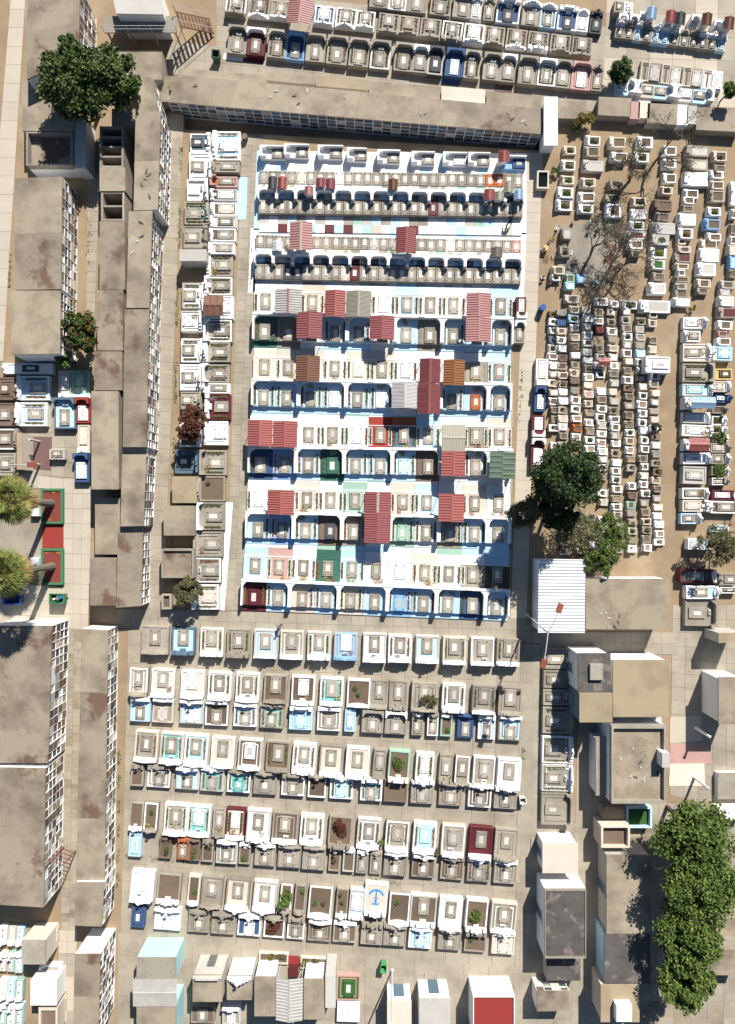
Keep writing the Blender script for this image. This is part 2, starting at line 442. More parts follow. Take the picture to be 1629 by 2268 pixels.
def headstone_mesh(style, w, hgt, mat):
    def mk():
        b = MB()
        r = random.Random(style * 7 + int(w * 100))
        d = 0.42
        if style == 0:      # stepped
            b.box(-w / 2, w / 2, -d, 0, 0, hgt * 0.38, 0.02)
            b.box(-w * 0.40, w * 0.40, -d * 0.82, -0.03, hgt * 0.38, hgt * 0.6, 0.02)
            b.box(-w * 0.28, w * 0.28, -d * 0.72, -0.05, hgt * 0.6, hgt * 0.82, 0.02)
            b.box(-w * 0.15, w * 0.15, -d * 0.62, -0.07, hgt * 0.82, hgt, 0.02)
        elif style == 1:    # side pillars and centre block
            b.box(-w / 2, w / 2, -d * 0.9, 0, 0, hgt * 0.3, 0.02)
            for s in (-1, 1):
                b.box(s * w * 0.40 - w * 0.08, s * w * 0.40 + w * 0.08, -d * 1.1, -0.02, hgt * 0.3, hgt * 0.7, 0.02)
            b.box(-w * 0.25, w * 0.25, -d * 0.7, -0.04, hgt * 0.3, hgt * 0.9, 0.02)
            b.box(-w * 0.12, w * 0.12, -d * 1.5, -d * 0.7, 0, hgt * 0.42, 0.02)
        elif style == 2:    # bowed slab with shoulders
            pts = []
            for k in range(9):
                x = -w / 2 + w * k / 8
                pts.append((x, -d * (0.55 + 0.45 * math.sin(PI * k / 8))))
            pts += [(w / 2, 0), (-w / 2, 0)]
            b.prism(pts, 0, hgt * 0.55)
            b.box(-w * 0.42, w * 0.42, -d * 0.5, -0.05, hgt * 0.55, hgt * 0.75, 0.02)
            b.box(-w * 0.2, w * 0.2, -d * 0.45, -0.07, hgt * 0.75, hgt, 0.02)
        else:               # plain thick slab with plinth
            b.box(-w / 2, w / 2, -d, 0, 0, hgt * 0.25, 0.02)
            b.box(-w * 0.46, w * 0.46, -d * 0.6, -0.05, hgt * 0.25, hgt * 0.8, 0.02)
            b.box(-w * 0.17, w * 0.17, -d * 0.6 - 0.02, -0.03, hgt * 0.8, hgt * 0.95, 0.02)
        return b.mesh('headstone', mat)
    return cached(('head', style, round(w, 1), round(hgt, 1), mat.name), mk)
def cross_mesh(mat, h=0.42):
    def mk():
        return MB().box(-0.05, 0.05, -0.05, 0.05, 0, h, 0.01).box(-0.17, -0.051, -0.045, 0.045, h * 0.52, h * 0.76).box(0.051, 0.17, -0.045, 0.045, h * 0.52, h * 0.76).mesh('cross', mat)
    return cached(('cross', mat.name, h), mk)
def curved_head(w, hgt, mat):
    """low white surround: thick back with rounded inner corners"""
    def mk():
        b = MB()
        a, r, L, tb = 0.14, min(0.4, w * 0.3), 0.6, 0.2
        pts = [(-w / 2, 0), (-w / 2, -L), (-w / 2 + a, -L)]
        for k in range(7):
            t = PI / 2 * k / 6
            pts.append((-w / 2 + a + r - r * math.cos(t), -tb - r + r * math.sin(t)))
        for k in range(7):
            t = PI / 2 * (1 - k / 6)
            pts.append((w / 2 - a - r + r * math.cos(t), -tb - r + r * math.sin(t)))
        pts += [(w / 2 - a, -L), (w / 2, -L), (w / 2, 0)]
        b.prism(pts, 0, hgt)
        return b.mesh('headstone', mat)
    return cached(('chead', round(w, 2), hgt, mat.name), mk)

def tomb(px, py, wpx, lpx, head, ang, code, where, group, hb=0.6, cat='tomb', name='tomb', hs=None, urns=None):
    """a raised family tomb. code: plinth, floor, slab letters ('-' = no slab) then flags P planters, F flowers, H no headstone, C curved headstone, V urns, B bush"""
    w, l = wpx * S, lpx * S
    x, y = G(px, py, hb)
    base, floor, slab, fl = code[0], code[1], code[2], code[3:]
    t = thing(name, '', cat, (x, y, 0), ang + HEADROT[head], group)
    wb = M(base)
    part('plinth', t, (0, 0, 0), (w, l, hb), wb, 0.03)
    k = min(0.14, w * 0.12)
    kerbm = wb if RND.random() < (0.7 if hb > 0.55 else 0.86) or base in 'mgBn' else M('w' if base in 'ck' else 'l')
    deep = 0.10
    obj('kerb', ring_mesh(w - 0.04, l - 0.04, k, deep, kerbm), t, (0, 0, hb - 0.001))
    iw, il = w - 0.04 - 2 * k, l - 0.04 - 2 * k
    part('floor', t, (0, 0, hb - 0.002), (iw - 0.01, il - 0.01, 0.03), M(floor), 0.0)
    narrow = w < 1.55
    if not narrow and slab != '-' and RND.random() < 0.5:
        obj('inner_kerb', ring_mesh(iw - 0.42, il * 0.84, 0.09, 0.07, M('w') if base in 'wk' else kerbm), t, (0, 0.05, hb + 0.027))
    hd = 0.5 if 'H' not in fl else 0.0
    words = []
    if slab != '-':
        sw = (w - 0.45) if narrow else min(1.06, w * 0.46)
        sl = min(1.6, (l - hd) * 0.74)
        sy = -(hd * 0.55) - U(0.0, 0.12) if not narrow else -hd * 0.5
        slab_on(t, U(-0.03, 0.03), sy, hb + 0.028, sw, sl, M(slab), rings=RND.random() < 0.85, thick=0.15)
        words.append(f'{COLW[slab]} slab')
    if slab == '-' and 'B' not in fl:
        for q in range(RND.randrange(1, 4)):
            if RND.random() < 0.6:
                obj('plant', tuft(RND.choice(['mid', 'olive', 'dry', 'bright']), RND.randrange(4), r=0.25, h=0.3), t, (U(-iw, iw) * 0.3, U(-0.4, 0.2) * il, hb + 0.03))
    if 'B' in fl:
        for q in range(3):
            obj('plant', tuft('mid' if 'r' not in fl else 'redleaf', RND.randrange(4), dens=200, r=0.42, h=0.5), t, (U(-0.3, 0.3), U(-0.5, 0.3), hb + 0.03), scale=(1.2, 1.2, 1.2))
        words.append('a leafy bush')
    if 'P' in fl and not narrow:
        for s in (-1, 1):
            planter_on(t, s * (iw / 2 - 0.15), -hd * 0.3, hb + 0.03, il * 0.72, 0.17, M('l') if base in 'wk' else None)
        words.append('planted side strips')
    if 'r' in fl and 'B' not in fl:
        for s in (-1, 1):
            obj('plant', tuft('redleaf', 1, dens=140, r=0.2, h=0.3), t, (s * (iw / 2 - 0.2), -il * 0.36, hb + 0.03))
    if 'H' not in fl:
        hm = M('w') if base in 'wktTbGm' or (base == 'c' and RND.random() < 0.35) else wb
        hh = U(0.55, 0.95) if not narrow else U(0.4, 0.6)
        st = hs if hs is not None else RND.randrange(4)
        if 'C' in fl:
            obj('headstone', curved_head(w * 0.99, 0.6, hm), t, (0, l / 2, hb + 0.001))
        else:
            hs_o = obj('headstone', headstone_mesh(st, w * 0.99, hh, hm), t, (0, l / 2 + (0.06 if not narrow else 0.0), hb - 0.02))
            if RND.random() < 0.6:
                ztop = {0: 1.0, 1: 0.9, 2: 1.0, 3: 0.95}[st] * round(hh, 1)
                obj('cross', cross_mesh(hm), hs_o, (0, -0.19, ztop - 0.01))
        if RND.random() < 0.35 and slab != '-' and not narrow:
            v = part('vase_box', t, (U(-0.2, 0.2), l / 2 - 0.62, hb + 0.03), (0.5, 0.2, 0.2), M('w'), 0.02)
            part('opening', v, (0, 0, 0.2), (0.38, 0.1, 0.006), BLACK, 0)
    if 'F' in fl:
        fx, fy = l2w(t, U(-0.3, 0.3) * w, l / 2 - 0.75)
        flowers_at(fx, fy, hb + 0.04, where)
    pl = [f'{COLW[base]} tomb' + ('' if slab != '-' else f' of {COLW[floor]}')] + words
    if floor not in (base, 's') and slab != '-':
        pl.append(f'{COLW[floor]} floor')
    t['label'] = fit(pl, where)
    return t
def fit(parts, where=None):
    if where is None:
        return ' '.join(parts.split()[:16])
    parts = list(parts)
    while len(parts) > 1 and len((' '.join(parts) + ' ' + where).split()) > 16:
        parts.pop()
    return ', '.join(parts + [where])

def trow(xs, a, b, lpx, head, rowname, group, start='niche-block lane', hb=0.6, wdef=51):
    """a row of tombs: xs = list of (x, code[, width]); a, b = (x, y) at both ends of the row"""
    sl = (b[1] - a[1]) / (b[0] - a[0])
    ang = -math.atan(sl)
    for i, e in enumerate(xs):
        x, code = e[0], e[1]
        w = e[2] if len(e) > 2 else wdef
        y = a[1] + sl * (x - a[0])
        tomb(x, y, w, lpx * (U(0.96, 1.02) if w > 30 else U(0.92, 1.0)), head, ang + U(-0.008, 0.008), code, f'{ORD[i + 1]} from {start}, {rowname}', group, hb=hb * U(0.85, 1.1))

# corrugated gable canopies -------------------------------------------
def corrugated(wid, length, mat, pitch=0.2, amp=0.045, trap=True):
    """sheet in local x (0..wid), ribs along x, y from -length/2 to length/2"""
    def mk():
        n = max(3, int(round(length / pitch)))
        p = length / n
        prof = []
        for i in range(n):
            y0 = -length / 2 + i * p
            prof += [(y0, 0), (y0 + p * 0.55, 0), (y0 + p * 0.68, amp), (y0 + p * 0.87, amp)]
        prof.append((length / 2, 0))
        b = MB()
        vs = [(x, y, z) for x in (0, wid) for y, z in prof] + [(x, y, z - 0.012) for x in (0, wid) for y, z in prof]
        m = len(prof)
        fs = []
        for i in range(m - 1):
            fs += [(i, m + i, m + i + 1, i + 1), (2 * m + i + 1, 3 * m + i + 1, 3 * m + i, 2 * m + i), (i + 1, 2 * m + i + 1, 2 * m + i, i), (m + i, 3 * m + i, 3 * m + i + 1, m + i + 1)]
        fs += [(0, 2 * m, 3 * m, m), (m - 1, 2 * m - 1, 4 * m - 1, 3 * m - 1)]
        b.add(vs, fs)
        return b.mesh('roof_sheet', mat)
    return cached(('corr', round(wid, 2), round(length, 2), mat.name, pitch), mk)

def canopy(rect, c, label, h=2.1, ridge='v', cap=None, pitch=0.23, posts=True, ang=-0.025, group='sheet metal canopies over the graves', rise=0.28, name='grave_canopy', z0=0.0):
    x0, y0, x1, y1 = rect
    xa, ya = G(x0, y0, h); xb, yb = G(x1, y1, h)
    cx, cy, w, l = (xa + xb) / 2, (ya + yb) / 2, abs(xb - xa), abs(ya - yb)
    t = thing(name, label, 'canopy', (cx, cy, z0), ang, group)
    if ridge == 'h':
        w, l = l, w
        t.rotation_euler = (0, 0, ang + PI / 2)
    m = TIN[c]
    tilt = math.atan2(rise, w / 2)
    sw = math.hypot(w / 2, rise)
    for s in (1, -1):
        obj('roof_sheet', corrugated(sw, l, m, pitch), t, (0, 0, h + rise - z0), rot=(0, tilt, 0) if s > 0 else (0, tilt, PI))
    obj('ridge_cap', cached(('cap', round(l, 1), c, cap), lambda: MB().add([(-0.13, -l / 2, -0.045), (0, -l / 2, 0.012), (0.13, -l / 2, -0.045), (-0.13, l / 2, -0.045), (0, l / 2, 0.012), (0.13, l / 2, -0.045)],
        [(0, 3, 4, 1), (1, 4, 5, 2), (0, 1, 2), (5, 4, 3)]).mesh('ridge_cap', TIN[cap or c])), t, (0, 0, h + rise + 0.035 - z0))
    if posts:
        for sx in (-1, 1):
            for sy in (-1, 1):
                obj('post', cached(('post', round(h - z0, 1)), lambda: MB().tube((0, 0, 0), (0, 0, h - z0), 0.03, 0.03, 6).mesh('post', STEEL)), t, (sx * (w / 2 - 0.12), sy * (l / 2 - 0.15), 0))
            part('beam', t, (sx * (w / 2 - 0.12), 0, h - 0.06 - z0), (0.05, l - 0.2, 0.05), STEEL, 0)
    else:
        part('wall', t, (0, 0, 0), (w * 0.7, l * 0.55, h - 0.02 - z0), M('w'), 0.02)
        for s in (-1, 1):
            obj('gable', cached(('gab', round(w, 2)), lambda: MB().add([(-w * 0.35, -0.02, 0), (w * 0.35, -0.02, 0), (0, -0.02, rise * 0.9), (-w * 0.35, 0.02, 0), (w * 0.35, 0.02, 0), (0, 0.02, rise * 0.9)], [(0, 1, 2), (5, 4, 3), (1, 4, 5, 2), (3, 0, 2, 5)]).mesh('gable', M('w'))), t, (0, s * l * 0.25, h - 0.021 - z0))
    return t

# ------------------------------------------------------------------ THE GROUND
_l = [G(404, 238), G(1200, 300), G(1197, 334), G(409, 287)]          # sunken lane at the foot of the long niche wall
ground = MB().add([(-140, -140, 0), (140, -140, 0), (140, 140, 0), (-140, 140, 0)] + [(x, y, 0) for x, y in (_l[3], _l[2], _l[1], _l[0])] + [(x, y, -1.0) for x, y in (_l[3], _l[2], _l[1], _l[0])],
    [(0, 1, 5, 4), (1, 2, 6, 5), (2, 3, 7, 6), (3, 0, 4, 7), (8, 9, 10, 11), (4, 5, 9, 8), (5, 6, 10, 9), (6, 7, 11, 10), (7, 4, 8, 11)])
tag(obj('ground', ground.mesh('ground', M('E'))), kind='structure')
VM = [M('V')]
# paved lanes
pave('path', [(537, 299), (582, 301), (540, 1352), (500, 1352)], 2, 46, VM, 0.03, jit=0.004, stagger=True)
pave('path', [(1166, 338), (1203, 340), (1166, 1395), (1130, 1392)], 1, 48, [M('v')], 0.03, jit=0.004)
pave('path', [(258, 1348), (1300, 1372), (1300, 1428), (262, 1390)], 34, 2, VM, 0.038, jit=0.004)
pave('path', [(285, 1388), (1205, 1428), (1192, 2150), (268, 2072)], 18, 17, VM, 0.03, jit=0.006, stagger=True, gap=0.014)
pave('path', [(262, 2066), (1192, 2148), (1192, 2300), (262, 2300)], 17, 5, VM, 0.028, jit=0.004)
pave('path', [(1157, 1428), (1208, 1430), (1200, 2150), (1150, 2148)], 2, 17, [M('V')], 0.044, jit=0.004)
pave('path', [(368, 250), (408, 255), (362, 1352), (330, 1350)], 1, 40, VM, 0.03, jit=0.004)
pave('path', [(195, 378), (222, 380), (205, 870), (190, 870)], 1, 22, [M('V')], 0.03)
pave('path', [(140, 1060), (206, 1060), (195, 1395), (145, 1392)], 3, 10, [M('v')], 0.03)
pave('path', [(0, 1040), (140, 1060), (140, 1085), (0, 1075)], 5, 1, [M('v')], 0.03)
pave('path', [(0, 1290), (145, 1300), (145, 1400), (0, 1396)], 5, 3, [M('v')], 0.034)
pave('path', [(140, 1392), (190, 1394), (172, 2060), (136, 2060)], 2, 36, [M('V'), M('V'), M('R')], 0.03, stagger=True)
pave('path', [(130, 2060), (172, 2060), (164, 2290), (132, 2290)], 2, 9, [M('V'), M('v')], 0.03)
pave('path', [(0, 860), (205, 860), (200, 1062), (0, 1045)], 7, 6, [M('V'), M('V'), M('R')], 0.022)
pave('road', [(26, -20), (58, -20), (8, 800), (-40, 800)], 1, 20, [M('v')], 0.035)
pave('path', [(372, 90), (1340, 205), (1340, 250), (372, 165)], 24, 2, VM, 0.025)
pave('path', [(480, -20), (1345, 60), (1340, 210), (480, 130)], 20, 4, VM, 0.018)
pave('path', [(1345, -20), (1640, -20), (1640, 240), (1335, 225)], 6, 5, [M('V'), M('v')], 0.022)
pave('path', [(1490, 1340), (1640, 1340), (1640, 1800), (1484, 1760)], 5, 14, [M('V')], 0.03)
pave('path', [(1195, 1400), (1500, 1400), (1500, 1450), (1195, 1446)], 9, 2, [M('V')], 0.05)
pave('path', [(1280, 1600), (1355, 1602), (1330, 2270), (1265, 2270)], 2, 26, [M('V')], 0.03)
pave('path', [(1200, 1820), (1345, 1820), (1345, 2290), (1185, 2290)], 4, 14, [M('V')], 0.02)
pave('path', [(1350, 1780), (1640, 1780), (1640, 2290), (1345, 2290)], 8, 14, [M('V'), M('V'), M('R')], 0.018)
sheet('path', [(1484, 1588), (1552, 1586), (1556, 1640), (1484, 1646)], 0.041, M('v'))
sheet('path', [(1484, 1648), (1568, 1646), (1580, 1692), (1484, 1690)], 0.041, M('p'))
sheet('path', [(1484, 1691), (1560, 1690), (1562, 1740), (1482, 1740)], 0.042, M('k'))
sheet('path', [(57, 966), (116, 968), (114, 1042), (57, 1038)], 0.045, M('u'))
# painted terrace floor under the white-walled rows
pave('terrace_floor', [(570, 334), (1166, 340), (1166, 520), (562, 510)], 28, 1, [M('w'), M('b'), M('w')], 0.05)
pave('terrace_floor', [(556, 506), (1166, 516), (1160, 660), (550, 650)], 28, 1, [M('w'), M('b'), M('w')], 0.05)

# ------------------------------------------------------------------ THE WHITE-WALLED TERRACES
def u_wall(p, a, r, L, tb, north, single=None):
    """plan of a rounded-corner wall round two bays; north = depth of the short arms on the far side"""
    pts = [(-p, -L), (-p + a, -L)]
    for k in range(8):
        t = PI / 2 * k / 7
        pts.append((-p + a + r - r * math.cos(t), -r + r * math.sin(t)))
    for k in range(8):
        t = PI / 2 * (1 - k / 7)
        pts.append((p - a - r + r * math.cos(t), -r + r * math.sin(t)))
    pts += [(p - a, -L), (p, -L)]
    if north:
        rn = north * 0.8
        pts.append((p, tb + north))
        for k in range(6):
            t = PI / 2 * k / 5
            pts.append((p - 0.03 - rn + rn * math.cos(t), tb + rn - rn * math.sin(t)))
        for k in range(6):
            t = PI / 2 * (1 - k / 5)
            pts.append((-p + 0.03 + rn - rn * math.cos(t), tb + rn - rn * math.sin(t)))
        pts.append((-p, tb + north))
    else:
        pts += [(p, tb), (-p, tb)]
    return pts

WIDE = [
    (3, (587, 699), (1111, 710), 'wcP wc kcP wc wc wwP bcP wcP wcP wc bcP', 'gcP cc wc bcP bcP wc bcF cc bcP bc bcPF'),
    (4, (584.6, 845), (1107.8, 855.5), 'kc kcPF kc wcPF kwP kcP wwP wc wc ccF bcP', 'bcP bcP bcPF bwP bcP bwPF wc bc bcP boPF bcP'),
    (5, (577, 994), (1108.8, 1000), 'wc wc wcPF wcPF wwP rcP qcPF bcP wc ccPF kcP', 'BcP acP bcP ggPF bcP bcP bbPF nc wc wcPF wc'),
    (6, (572, 1138), (1105.8, 1149.8), 'wwP wc kcPF wcP GcP wc kcPF bcP wc kcPF wcF', 'bcP acP bcPF nd ccPF wc GGPF wcP ccP bcP bc'),
    (7, (563, 1287.5), (1102.5, 1309.5), 'bc pcPF wcPF gcPF bcPF wcF ww kcPF wcP ccP dcPF', 'mmP bcP kcP bcP kcP bc aaP bcP bcPF BcP bcP'),
]
def bay(t, p, code, sgn, hb, lenb, where):
    """one bay of a terrace row in local metres; sgn +1 = behind the wall, -1 = in front of it"""
    base, slab, fl = code[0], code[1], code[2:]
    w = p - 0.02
    y0, y1 = (0.23, 0.23 + lenb) if sgn > 0 else (-lenb, -0.015)
    yc = (y0 + y1) / 2
    part('base', t, (0, yc, 0), (w, y1 - y0, hb), M(base), 0.015)
    sy = 1.53 if sgn > 0 else -1.57
    slab_on(t, U(-0.03, 0.03), sy + U(-0.02, 0.02), hb, U(0.98, 1.06), U(1.5, 1.6), M(slab), thick=0.16)
    ex = (w / 2 - 0.17)
    if 'P' in fl:
        for s in (-1, 1):
            if RND.random() < 0.92:
                planter_on(t, s * (ex - (0.12 if sgn < 0 else 0.02)), yc + (0.05 if sgn > 0 else -0.12), hb, (y1 - y0) * 0.76, 0.21, M('w') if base not in 'mgBqd' else None)
    else:
        for s in (-1, 1):
            part('kerb', t, (s * (ex - 0.05), yc + (0.05 if sgn > 0 else -0.15), hb), (0.1, (y1 - y0) * 0.8, 0.07), M('w' if base not in 'mgBqdnc' else base), 0.01)
    if sgn > 0:
        part('edging', t, (0, y1 + 0.045, 0), (w, 0.08, hb + 0.03), M('w' if base not in 'gmB' else base), 0.01)
    else:
        part('step', t, (0, y0 - 0.29, 0), (w, 0.56, 0.16), M(base), 0.01)
    if 'F' in fl:
        for q in range(RND.randrange(1, 3)):
            fx, fy = l2w(t, U(-0.6, 0.6), 0.45 if sgn > 0 else -0.3)
            flowers_at(fx, fy, hb, where)
for num, wl, wr, back, front in WIDE:
    sl = (wr[1] - wl[1]) / (wr[0] - wl[0]); ang = -math.atan(sl)
    p = (wr[0] - wl[0]) / 10 * S * math.sqrt(1 + sl * sl) * (H - 1.0) / H
    ct = f'{ORD[num]} terrace'
    def at(i, off=0.0):
        px, py = lerp(wl[0], wr[0], i / 10), lerp(wl[1], wr[1], i / 10)
        return G(px, py, 0.8)
    for i, c in enumerate(back.split()):
        x, y = at(i)
        lk = f'{COLW[c[0]]} grave with {COLW[c[1]]} slab'
        wh = f'{ORD[i + 1]} from niche-block path, back row of {ct}'
        t = thing('terrace_grave', fit([lk], wh), 'terrace grave', (x, y, 0), ang, f'back row graves of the {ct}')
        bay(t, p, c, 1, 0.34, 2.2, wh)
    for i, c in enumerate(front.split()):
        x, y = at(i)
        lk = f'{COLW[c[0]]} grave with {COLW[c[1]]} slab'
        wh = f'{ORD[i + 1]} from niche-block path, front row of {ct}'
        t = thing('walled_grave', fit([lk], wh), 'walled grave', (x, y, 0), ang, f'front row graves of the {ct}')
        bay(t, p, c, -1, 0.5, 2.42, wh)
    for k, i in enumerate((0.5, 2.5, 4.5, 6.5, 8.5, 10)):
        x, y = at(i)
        pp = p - 0.004 if k < 5 else p / 2 - 0.004
        t = thing('grave_wall', f'white rounded-corner wall round {ORD[k + 1]} pair of bays from niche-block path, {ct}', 'wall', (x, y, 0), ang, f'white walls of the {ct}')
        obj('wall', MB().prism(u_wall(pp, 0.18, 0.62, 2.36, 0.22, 0), 0.0, 1.22).mesh('wall', M('w')), t)
        part('coping', t, (0, 0.11, 1.22), (pp * 2 - 0.02, 0.26, 0.05), M('w'), 0.015)
        if RND.random() < 0.7:
            part('flower_box', t, (U(-0.8, 0.8) * (k < 5), 0.11, 1.27), (0.55, 0.2, 0.12), M('w'), 0.02)
    # painted walkway panels in front of the back row, one colour for each owner
    b0, f0 = back.split(), front.split()
    root = tag(obj('walkway', MB().box(-p * 5.6, p * 5.6, -0.9, 0.9, 0.0, 0.02).mesh('walkway', M('V')), None, (*at(5), 0.0), ang), kind='structure')
    root.location = (at(5)[0] - math.sin(ang) * 3.35, at(5)[1] + math.cos(ang) * 3.35, 0.03)
    for i in range(11):
        part('paving_panel', root, ((i - 5) * p, -0.42, 0.02), (p - 0.02, 0.84, 0.13), M({'d': 'b', 'c': 'w', 'q': 'o'}.get(b0[i][0], b0[i][0])), 0.01)
        part('paving_panel', root, ((i - 5) * p, 0.43, 0.02), (p - 0.02, 0.84, 0.06), M(RND.choice('wbwbG')), 0.01)

NARROW = [
    (1, (583, 424), (1150, 432), 1.62, -1.3, {8: 'w', 24: 'o', 25: 'o', 4: 'k'}, {18: 'm', 0: 'c'}),
    (2, (575, 566), (1146, 577), 1.56, -1.48, {20: 'w', 27: 'p', 12: 'l'}, {10: 'm', 3: 'd', 4: 'd', 9: 'k'}),
]
for num, wl, wr, yb, yf, sb, sf in NARROW:
    sl = (wr[1] - wl[1]) / (wr[0] - wl[0]); ang = -math.atan(sl)
    n = 28
    p = (wr[0] - wl[0]) / (n - 1) * S * (H - 1.0) / H
    ct = f'{ORD[num]} terrace'
    def at(i):
        return G(lerp(wl[0], wr[0], i / (n - 1)), lerp(wl[1], wr[1], i / (n - 1)), 0.8)
    for i in range(n):
        x, y = at(i)
        c = sb.get(i, 'c')
        wh = f'{ORD[i + 1]} from niche-block path, back row of {ct}'
        t = thing('narrow_grave', fit([f'narrow grave with {COLW[c]} slab'], wh), 'narrow grave', (x, y, 0), ang, f'back row graves of the {ct}')
        part('base', t, (0, yb, 0), (p - 0.015, 1.34, 0.3), M('w'), 0.01)
        slab_on(t, 0, yb, 0.3, p - 0.05, U(1.2, 1.27), M(c), thick=0.12)
        cc = RND.choice('wwbGwkc')
        part('head_block', t, (0, 0.68, 0), (p - 0.02, 0.44, 0.36), M(cc), 0.02)
        if RND.random() < 0.3:
            flowers_at(*l2w(t, 0, 0.66), 0.36, wh, s=0.8)
        c = sf.get(i, 'c')
        wh = f'{ORD[i + 1]} from niche-block path, front row of {ct}'
        t = thing('narrow_walled_grave', fit([f'narrow grave with {COLW[c]} slab'], wh), 'narrow grave', (x, y, 0), ang, f'front row graves of the {ct}')
        part('base', t, (0, yf, 0), (p - 0.015, 1.5, 0.42), M('c'), 0.01)
        slab_on(t, 0, yf, 0.42, p - 0.045, 1.46, M(c), thick=0.14)
        part('recess_floor', t, (0, -0.27, 0), (p - 0.01, 0.5, 0.44), M(RND.choice('babkq') if c != 'm' else 'm'), 0.0)
        if RND.random() < 0.35:
            flowers_at(*l2w(t, 0, -0.25), 0.44, wh, s=0.7)
    cx_, cy_ = at((n - 1) / 2)
    y0 = yf - 0.78
    root = tag(obj('walkway', MB().box(-p * n / 2, p * n / 2, -1.66, 0, 0, 0.015).mesh('walkway', M('V')), None, (cx_ - math.sin(ang) * y0, cy_ + math.cos(ang) * y0, 0.06), ang), kind='structure')
    for i in range(n):
        part('paving_panel', root, ((i - (n - 1) / 2) * p, -0.42, 0.015), (p - 0.015, 0.8, 0.04), M(RND.choice('wwbbGlwc')), 0.008)
        part('paving_panel', root, ((i - (n - 1) / 2) * p, -1.24, 0.015), (p - 0.015, 0.8, 0.1), M(RND.choice('wwwbGbkm' if RND.random() < 0.5 else 'wwwb')), 0.008)
    for k in range(14):
        x, y = at(2 * k + 0.5)
        t = thing('grave_wall', f'white scalloped wall round {ORD[k + 1]} pair of niches from niche-block path, {ct}', 'wall', (x, y, 0), ang, f'white walls of the {ct}')
        obj('wall', MB().prism(u_wall(p - 0.004, 0.13, 0.42, 0.84, 0.26, 0.36), 0.0, 1.25).mesh('wall', M('w')), t)
        for s in (-1, 1):
            part('pier', t, (s * (p - 0.12), -0.9, 0), (0.2, 0.11, 0.85), M('l'), 0.01)

# canopies over the terraces --------------------------------------------
def cn(r, c, x0, y0, x1, y1, col, label, **k):
    canopy(ZR(r, c, x0, y0, x1, y1), col, label, **k)
cn(1, 1, 805, 1045, 1040, 1260, 'l', 'grey ribbed gable canopy with maroon ridge, third terrace', cap='M')
cn(1, 1, 1245, 1055, 1425, 1290, 'r', 'red gable canopy beside the grey one, back row of third terrace')
cn(1, 1, 1430, 1060, 1650, 1290, 'k', 'beige-grey gable canopy beside a red one, third terrace', pitch=0.12)
cn(1, 1, 995, 1245, 1218, 1480, 'M', 'crimson gable canopy in front row of third terrace beside a green grave')
cn(1, 2, 20, 1280, 235, 1490, 'M', 'deep crimson ribbed gable canopy midway along front row of third terrace')
cn(1, 2, 872, 1080, 1085, 1292, 'p', 'faded pink gable canopy over back row of third terrace')
cn(1, 2, 865, 1296, 1088, 1510, 'p', 'faded pink gable canopy over front row of third terrace', h=2.25)
cn(2, 1, 990, 130, 1198, 355, 'n', 'brown tiled-look gable canopy on the fourth terrace')
cn(2, 2, 460, 155, 640, 373, 'M', 'crimson finely ribbed canopy over back row of fourth terrace', pitch=0.11)
cn(2, 2, 443, 377, 640, 640, 'M', 'crimson finely ribbed canopy over front row of fourth terrace', pitch=0.11, h=2.25)
cn(2, 2, 668, 165, 855, 390, 'o', 'rusty orange canopy on the back row of the fourth terrace', pitch=0.24)
cn(2, 2, 215, 360, 443, 590, 's', 'silver corrugated canopy with rust patches on the fourth terrace', pitch=0.13)
cn(2, 1, 565, 695, 783, 925, 'r', 'red gable canopy at the niche-block path end of fifth terrace')
cn(2, 1, 787, 705, 1000, 935, 'r', 'red gable canopy, second from niche-block path on fifth terrace')
cn(2, 2, 655, 735, 862, 968, 'k', 'pale ribbed canopy with lengthwise sheets on fifth terrace', ridge='h', pitch=0.16, rise=0.12)
cn(2, 2, 650, 970, 860, 1190, 'r', 'red gable canopy in the front row of the fifth terrace', pitch=0.26)
cn(2, 2, 1075, 975, 1300, 1212, 'g', 'green and grey sheet canopy at the lane end of fifth terrace', pitch=0.5, rise=0.1)
cn(2, 1, 740, 1312, 972, 1527, 'r', 'red gable canopy toward niche-block path on sixth terrace')
cn(2, 2, -25, 1330, 205, 1526, 'M', 'crimson gable canopy over back row, sixth terrace', cap='l')
cn(3, 2, -28, 8, 200, 275, 'M', 'crimson gable canopy over front row, sixth terrace', h=2.25)
cn(2, 2, 625, 1345, 850, 1590, 'r', 'red gable canopy toward the tree end of sixth terrace', pitch=0.26)
cn(1, 1, 935, 455, 1130, 700, 'p', 'faded red gable canopy on second terrace near niche-block path', pitch=0.24, cap='k')
cn(1, 2, 250, 500, 428, 730, 'M', 'dark crimson gable canopy midway along second terrace', pitch=0.2)
HG = 'little roofs over the narrow graves'
